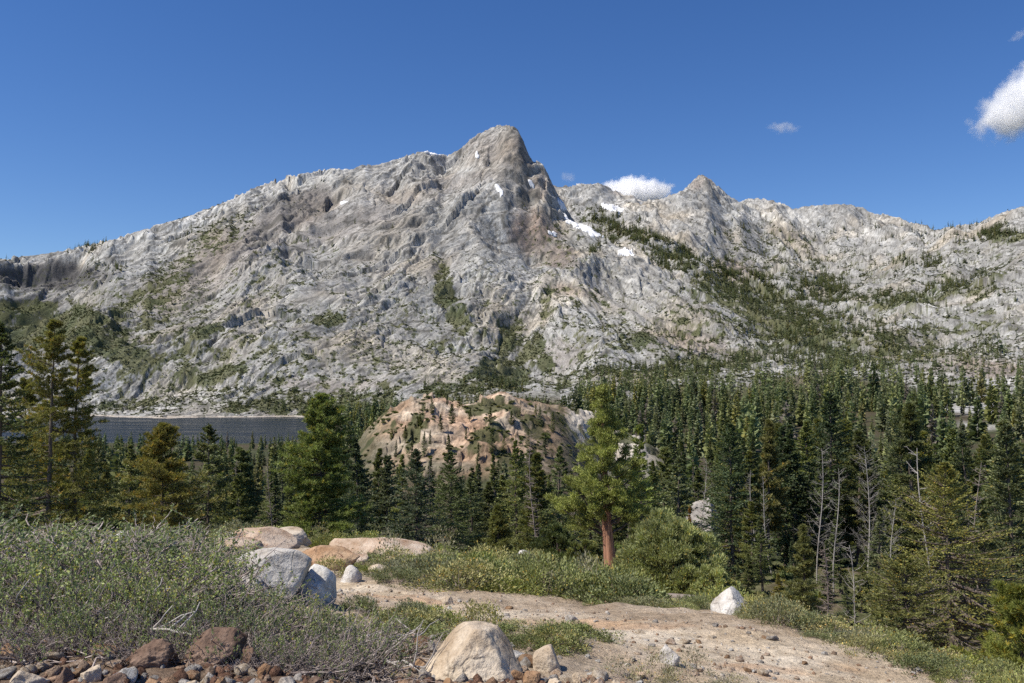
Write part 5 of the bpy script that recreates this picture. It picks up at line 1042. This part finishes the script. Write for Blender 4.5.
for e, lab in SNOW:
    q = ell(PX + 1.6 * perlin(XX / 16, YY / 16, 91), PY + 1.2 * perlin(XX / 12, YY / 12, 92), *e) * (1 + 0.25 * perlin(XX / 9, YY / 9, 93))
    mk = (q < 1.0) & vis & (YY > 1300)
    fq = mk[:-1, :-1] | mk[1:, :-1] | mk[:-1, 1:] | mk[1:, 1:]
    idx = grid_faces(*YY.shape)[fq.ravel()]
    if not len(idx): print('no snow for', lab); continue
    par = {}
    def fd(i_):
        while par.setdefault(i_, i_) != i_: i_ = par[i_]
        return i_
    for f_ in idx.tolist():
        r0_ = fd(f_[0])
        for j_ in f_[1:]: par[fd(j_)] = r0_
    rt = np.array([fd(f_[0]) for f_ in idx.tolist()]); bv, bc = np.unique(rt, return_counts=True); idx = idx[rt == bv[bc.argmax()]]
    u_, inv = np.unique(idx, return_inverse=True); inv = inv.reshape(idx.shape)
    top = np.stack([XX.ravel()[u_], YY.ravel()[u_] - 0.5, ZZ.ravel()[u_] + EYE + 1.1], 1); bot = np.stack([XX.ravel()[u_], YY.ravel()[u_], ZZ.ravel()[u_] + EYE - 0.4], 1); nn = len(u_)
    ed = {}
    for f_ in inv:
        for i_ in range(4):
            a_, b__ = f_[i_], f_[(i_ + 1) % 4]
            if (b__, a_) in ed: del ed[(b__, a_)]
            else: ed[(a_, b__)] = 1
    sd_ = [(b__, a_, a_ + nn, b__ + nn) for a_, b__ in ed]
    tag(add('snow_patch', mesh_np('snow_patch', np.concatenate([top, bot]), np.concatenate([inv, np.array(sd_)]), smooth=True), sn.m), lab, 'snow patch')

# ------------------------------------------------------------------ clouds
def cloud(name, px, py, d, wpx, hpx, depth, label, dens, seed, scale, thr, rot=0.0):
    a, t = unproj(px, py, d); V, Fc = ico(4); V = V * (1 + 0.25 * noise3(V, 1.6, seed))[:, None]
    W, Hh = wpx / F * d / 2, hpx / F * d / 2
    me = mesh_np(name, V, None, Fc); o = add(name, me, None, None, (a * d, d, t * d + EYE)); o.scale = (W, depth / 2, Hh); o.rotation_euler = (0, rot, 0)
    m = bpy.data.materials.new(name + '_vapour'); m.cycles.volume_interpolation = 'LINEAR'; m.use_nodes = True; tn_ = m.node_tree; tn_.nodes.remove(tn_.nodes['Principled BSDF'])
    tc = tn_.nodes.new('ShaderNodeTexCoord'); nz_ = tn_.nodes.new('ShaderNodeTexNoise'); nz_.inputs['Scale'].default_value = scale; nz_.inputs['Detail'].default_value = 8; nz_.inputs['Roughness'].default_value = 0.62
    mp = tn_.nodes.new('ShaderNodeMapping'); mp.inputs['Location'].default_value = (seed, seed * 0.7, 0); mp.inputs['Scale'].default_value = (W / Hh if W > Hh else 1, depth / Hh * 0.6, 1)
    tn_.links.new(tc.outputs['Object'], mp.inputs[0]); tn_.links.new(mp.outputs[0], nz_.inputs['Vector'])
    ln = tn_.nodes.new('ShaderNodeVectorMath'); ln.operation = 'LENGTH'; tn_.links.new(tc.outputs['Object'], ln.inputs[0])
    fa = tn_.nodes.new('ShaderNodeMapRange'); fa.inputs[1].default_value = 0.25; fa.inputs[2].default_value = 1.0; fa.inputs[3].default_value = 0.26; fa.inputs[4].default_value = -0.42; tn_.links.new(ln.outputs['Value'], fa.inputs[0])
    ad = tn_.nodes.new('ShaderNodeMath'); tn_.links.new(nz_.outputs['Fac'], ad.inputs[0]); tn_.links.new(fa.outputs[0], ad.inputs[1])
    rp = tn_.nodes.new('ShaderNodeMapRange'); rp.inputs[1].default_value = thr; rp.inputs[2].default_value = thr + 0.26; rp.inputs[4].default_value = dens; tn_.links.new(ad.outputs[0], rp.inputs[0])
    pv_ = tn_.nodes.new('ShaderNodeVolumePrincipled'); pv_.inputs['Color'].default_value = (1, 1, 1, 1); pv_.inputs['Anisotropy'].default_value = 0.2; tn_.links.new(rp.outputs[0], pv_.inputs['Density'])
    tn_.links.new(pv_.outputs[0], tn_.nodes['Material Output'].inputs['Volume']); me.materials.append(m)
    return tag(o, label, 'cloud')
cloud('cloud', 1044, 94, 9000, 240, 120, 900, 'bright white cloud cut off by the right edge of the sky', 0.014, 3, 2.6, 0.44, -0.5)
cloud('cloud', 634, 194, 8000, 124, 52, 600, 'flat white cloud peeping over the back ridge', 0.035, 5, 2.4, 0.42)
cloud('cloud', 783, 128, 9000, 70, 26, 250, 'small thin wisp of cloud alone in the blue sky', 0.006, 8, 2.0, 0.56)
cloud('cloud', 568, 177, 9000, 34, 24, 200, 'faint puff of cloud right beside the peak', 0.004, 9, 2.0, 0.55)
cloud('cloud', 1019, 35, 9000, 46, 18, 200, 'faint streak of cloud above the bright one', 0.004, 12, 2.0, 0.55, -0.6)
print('done', round(time.time() - T0, 1))
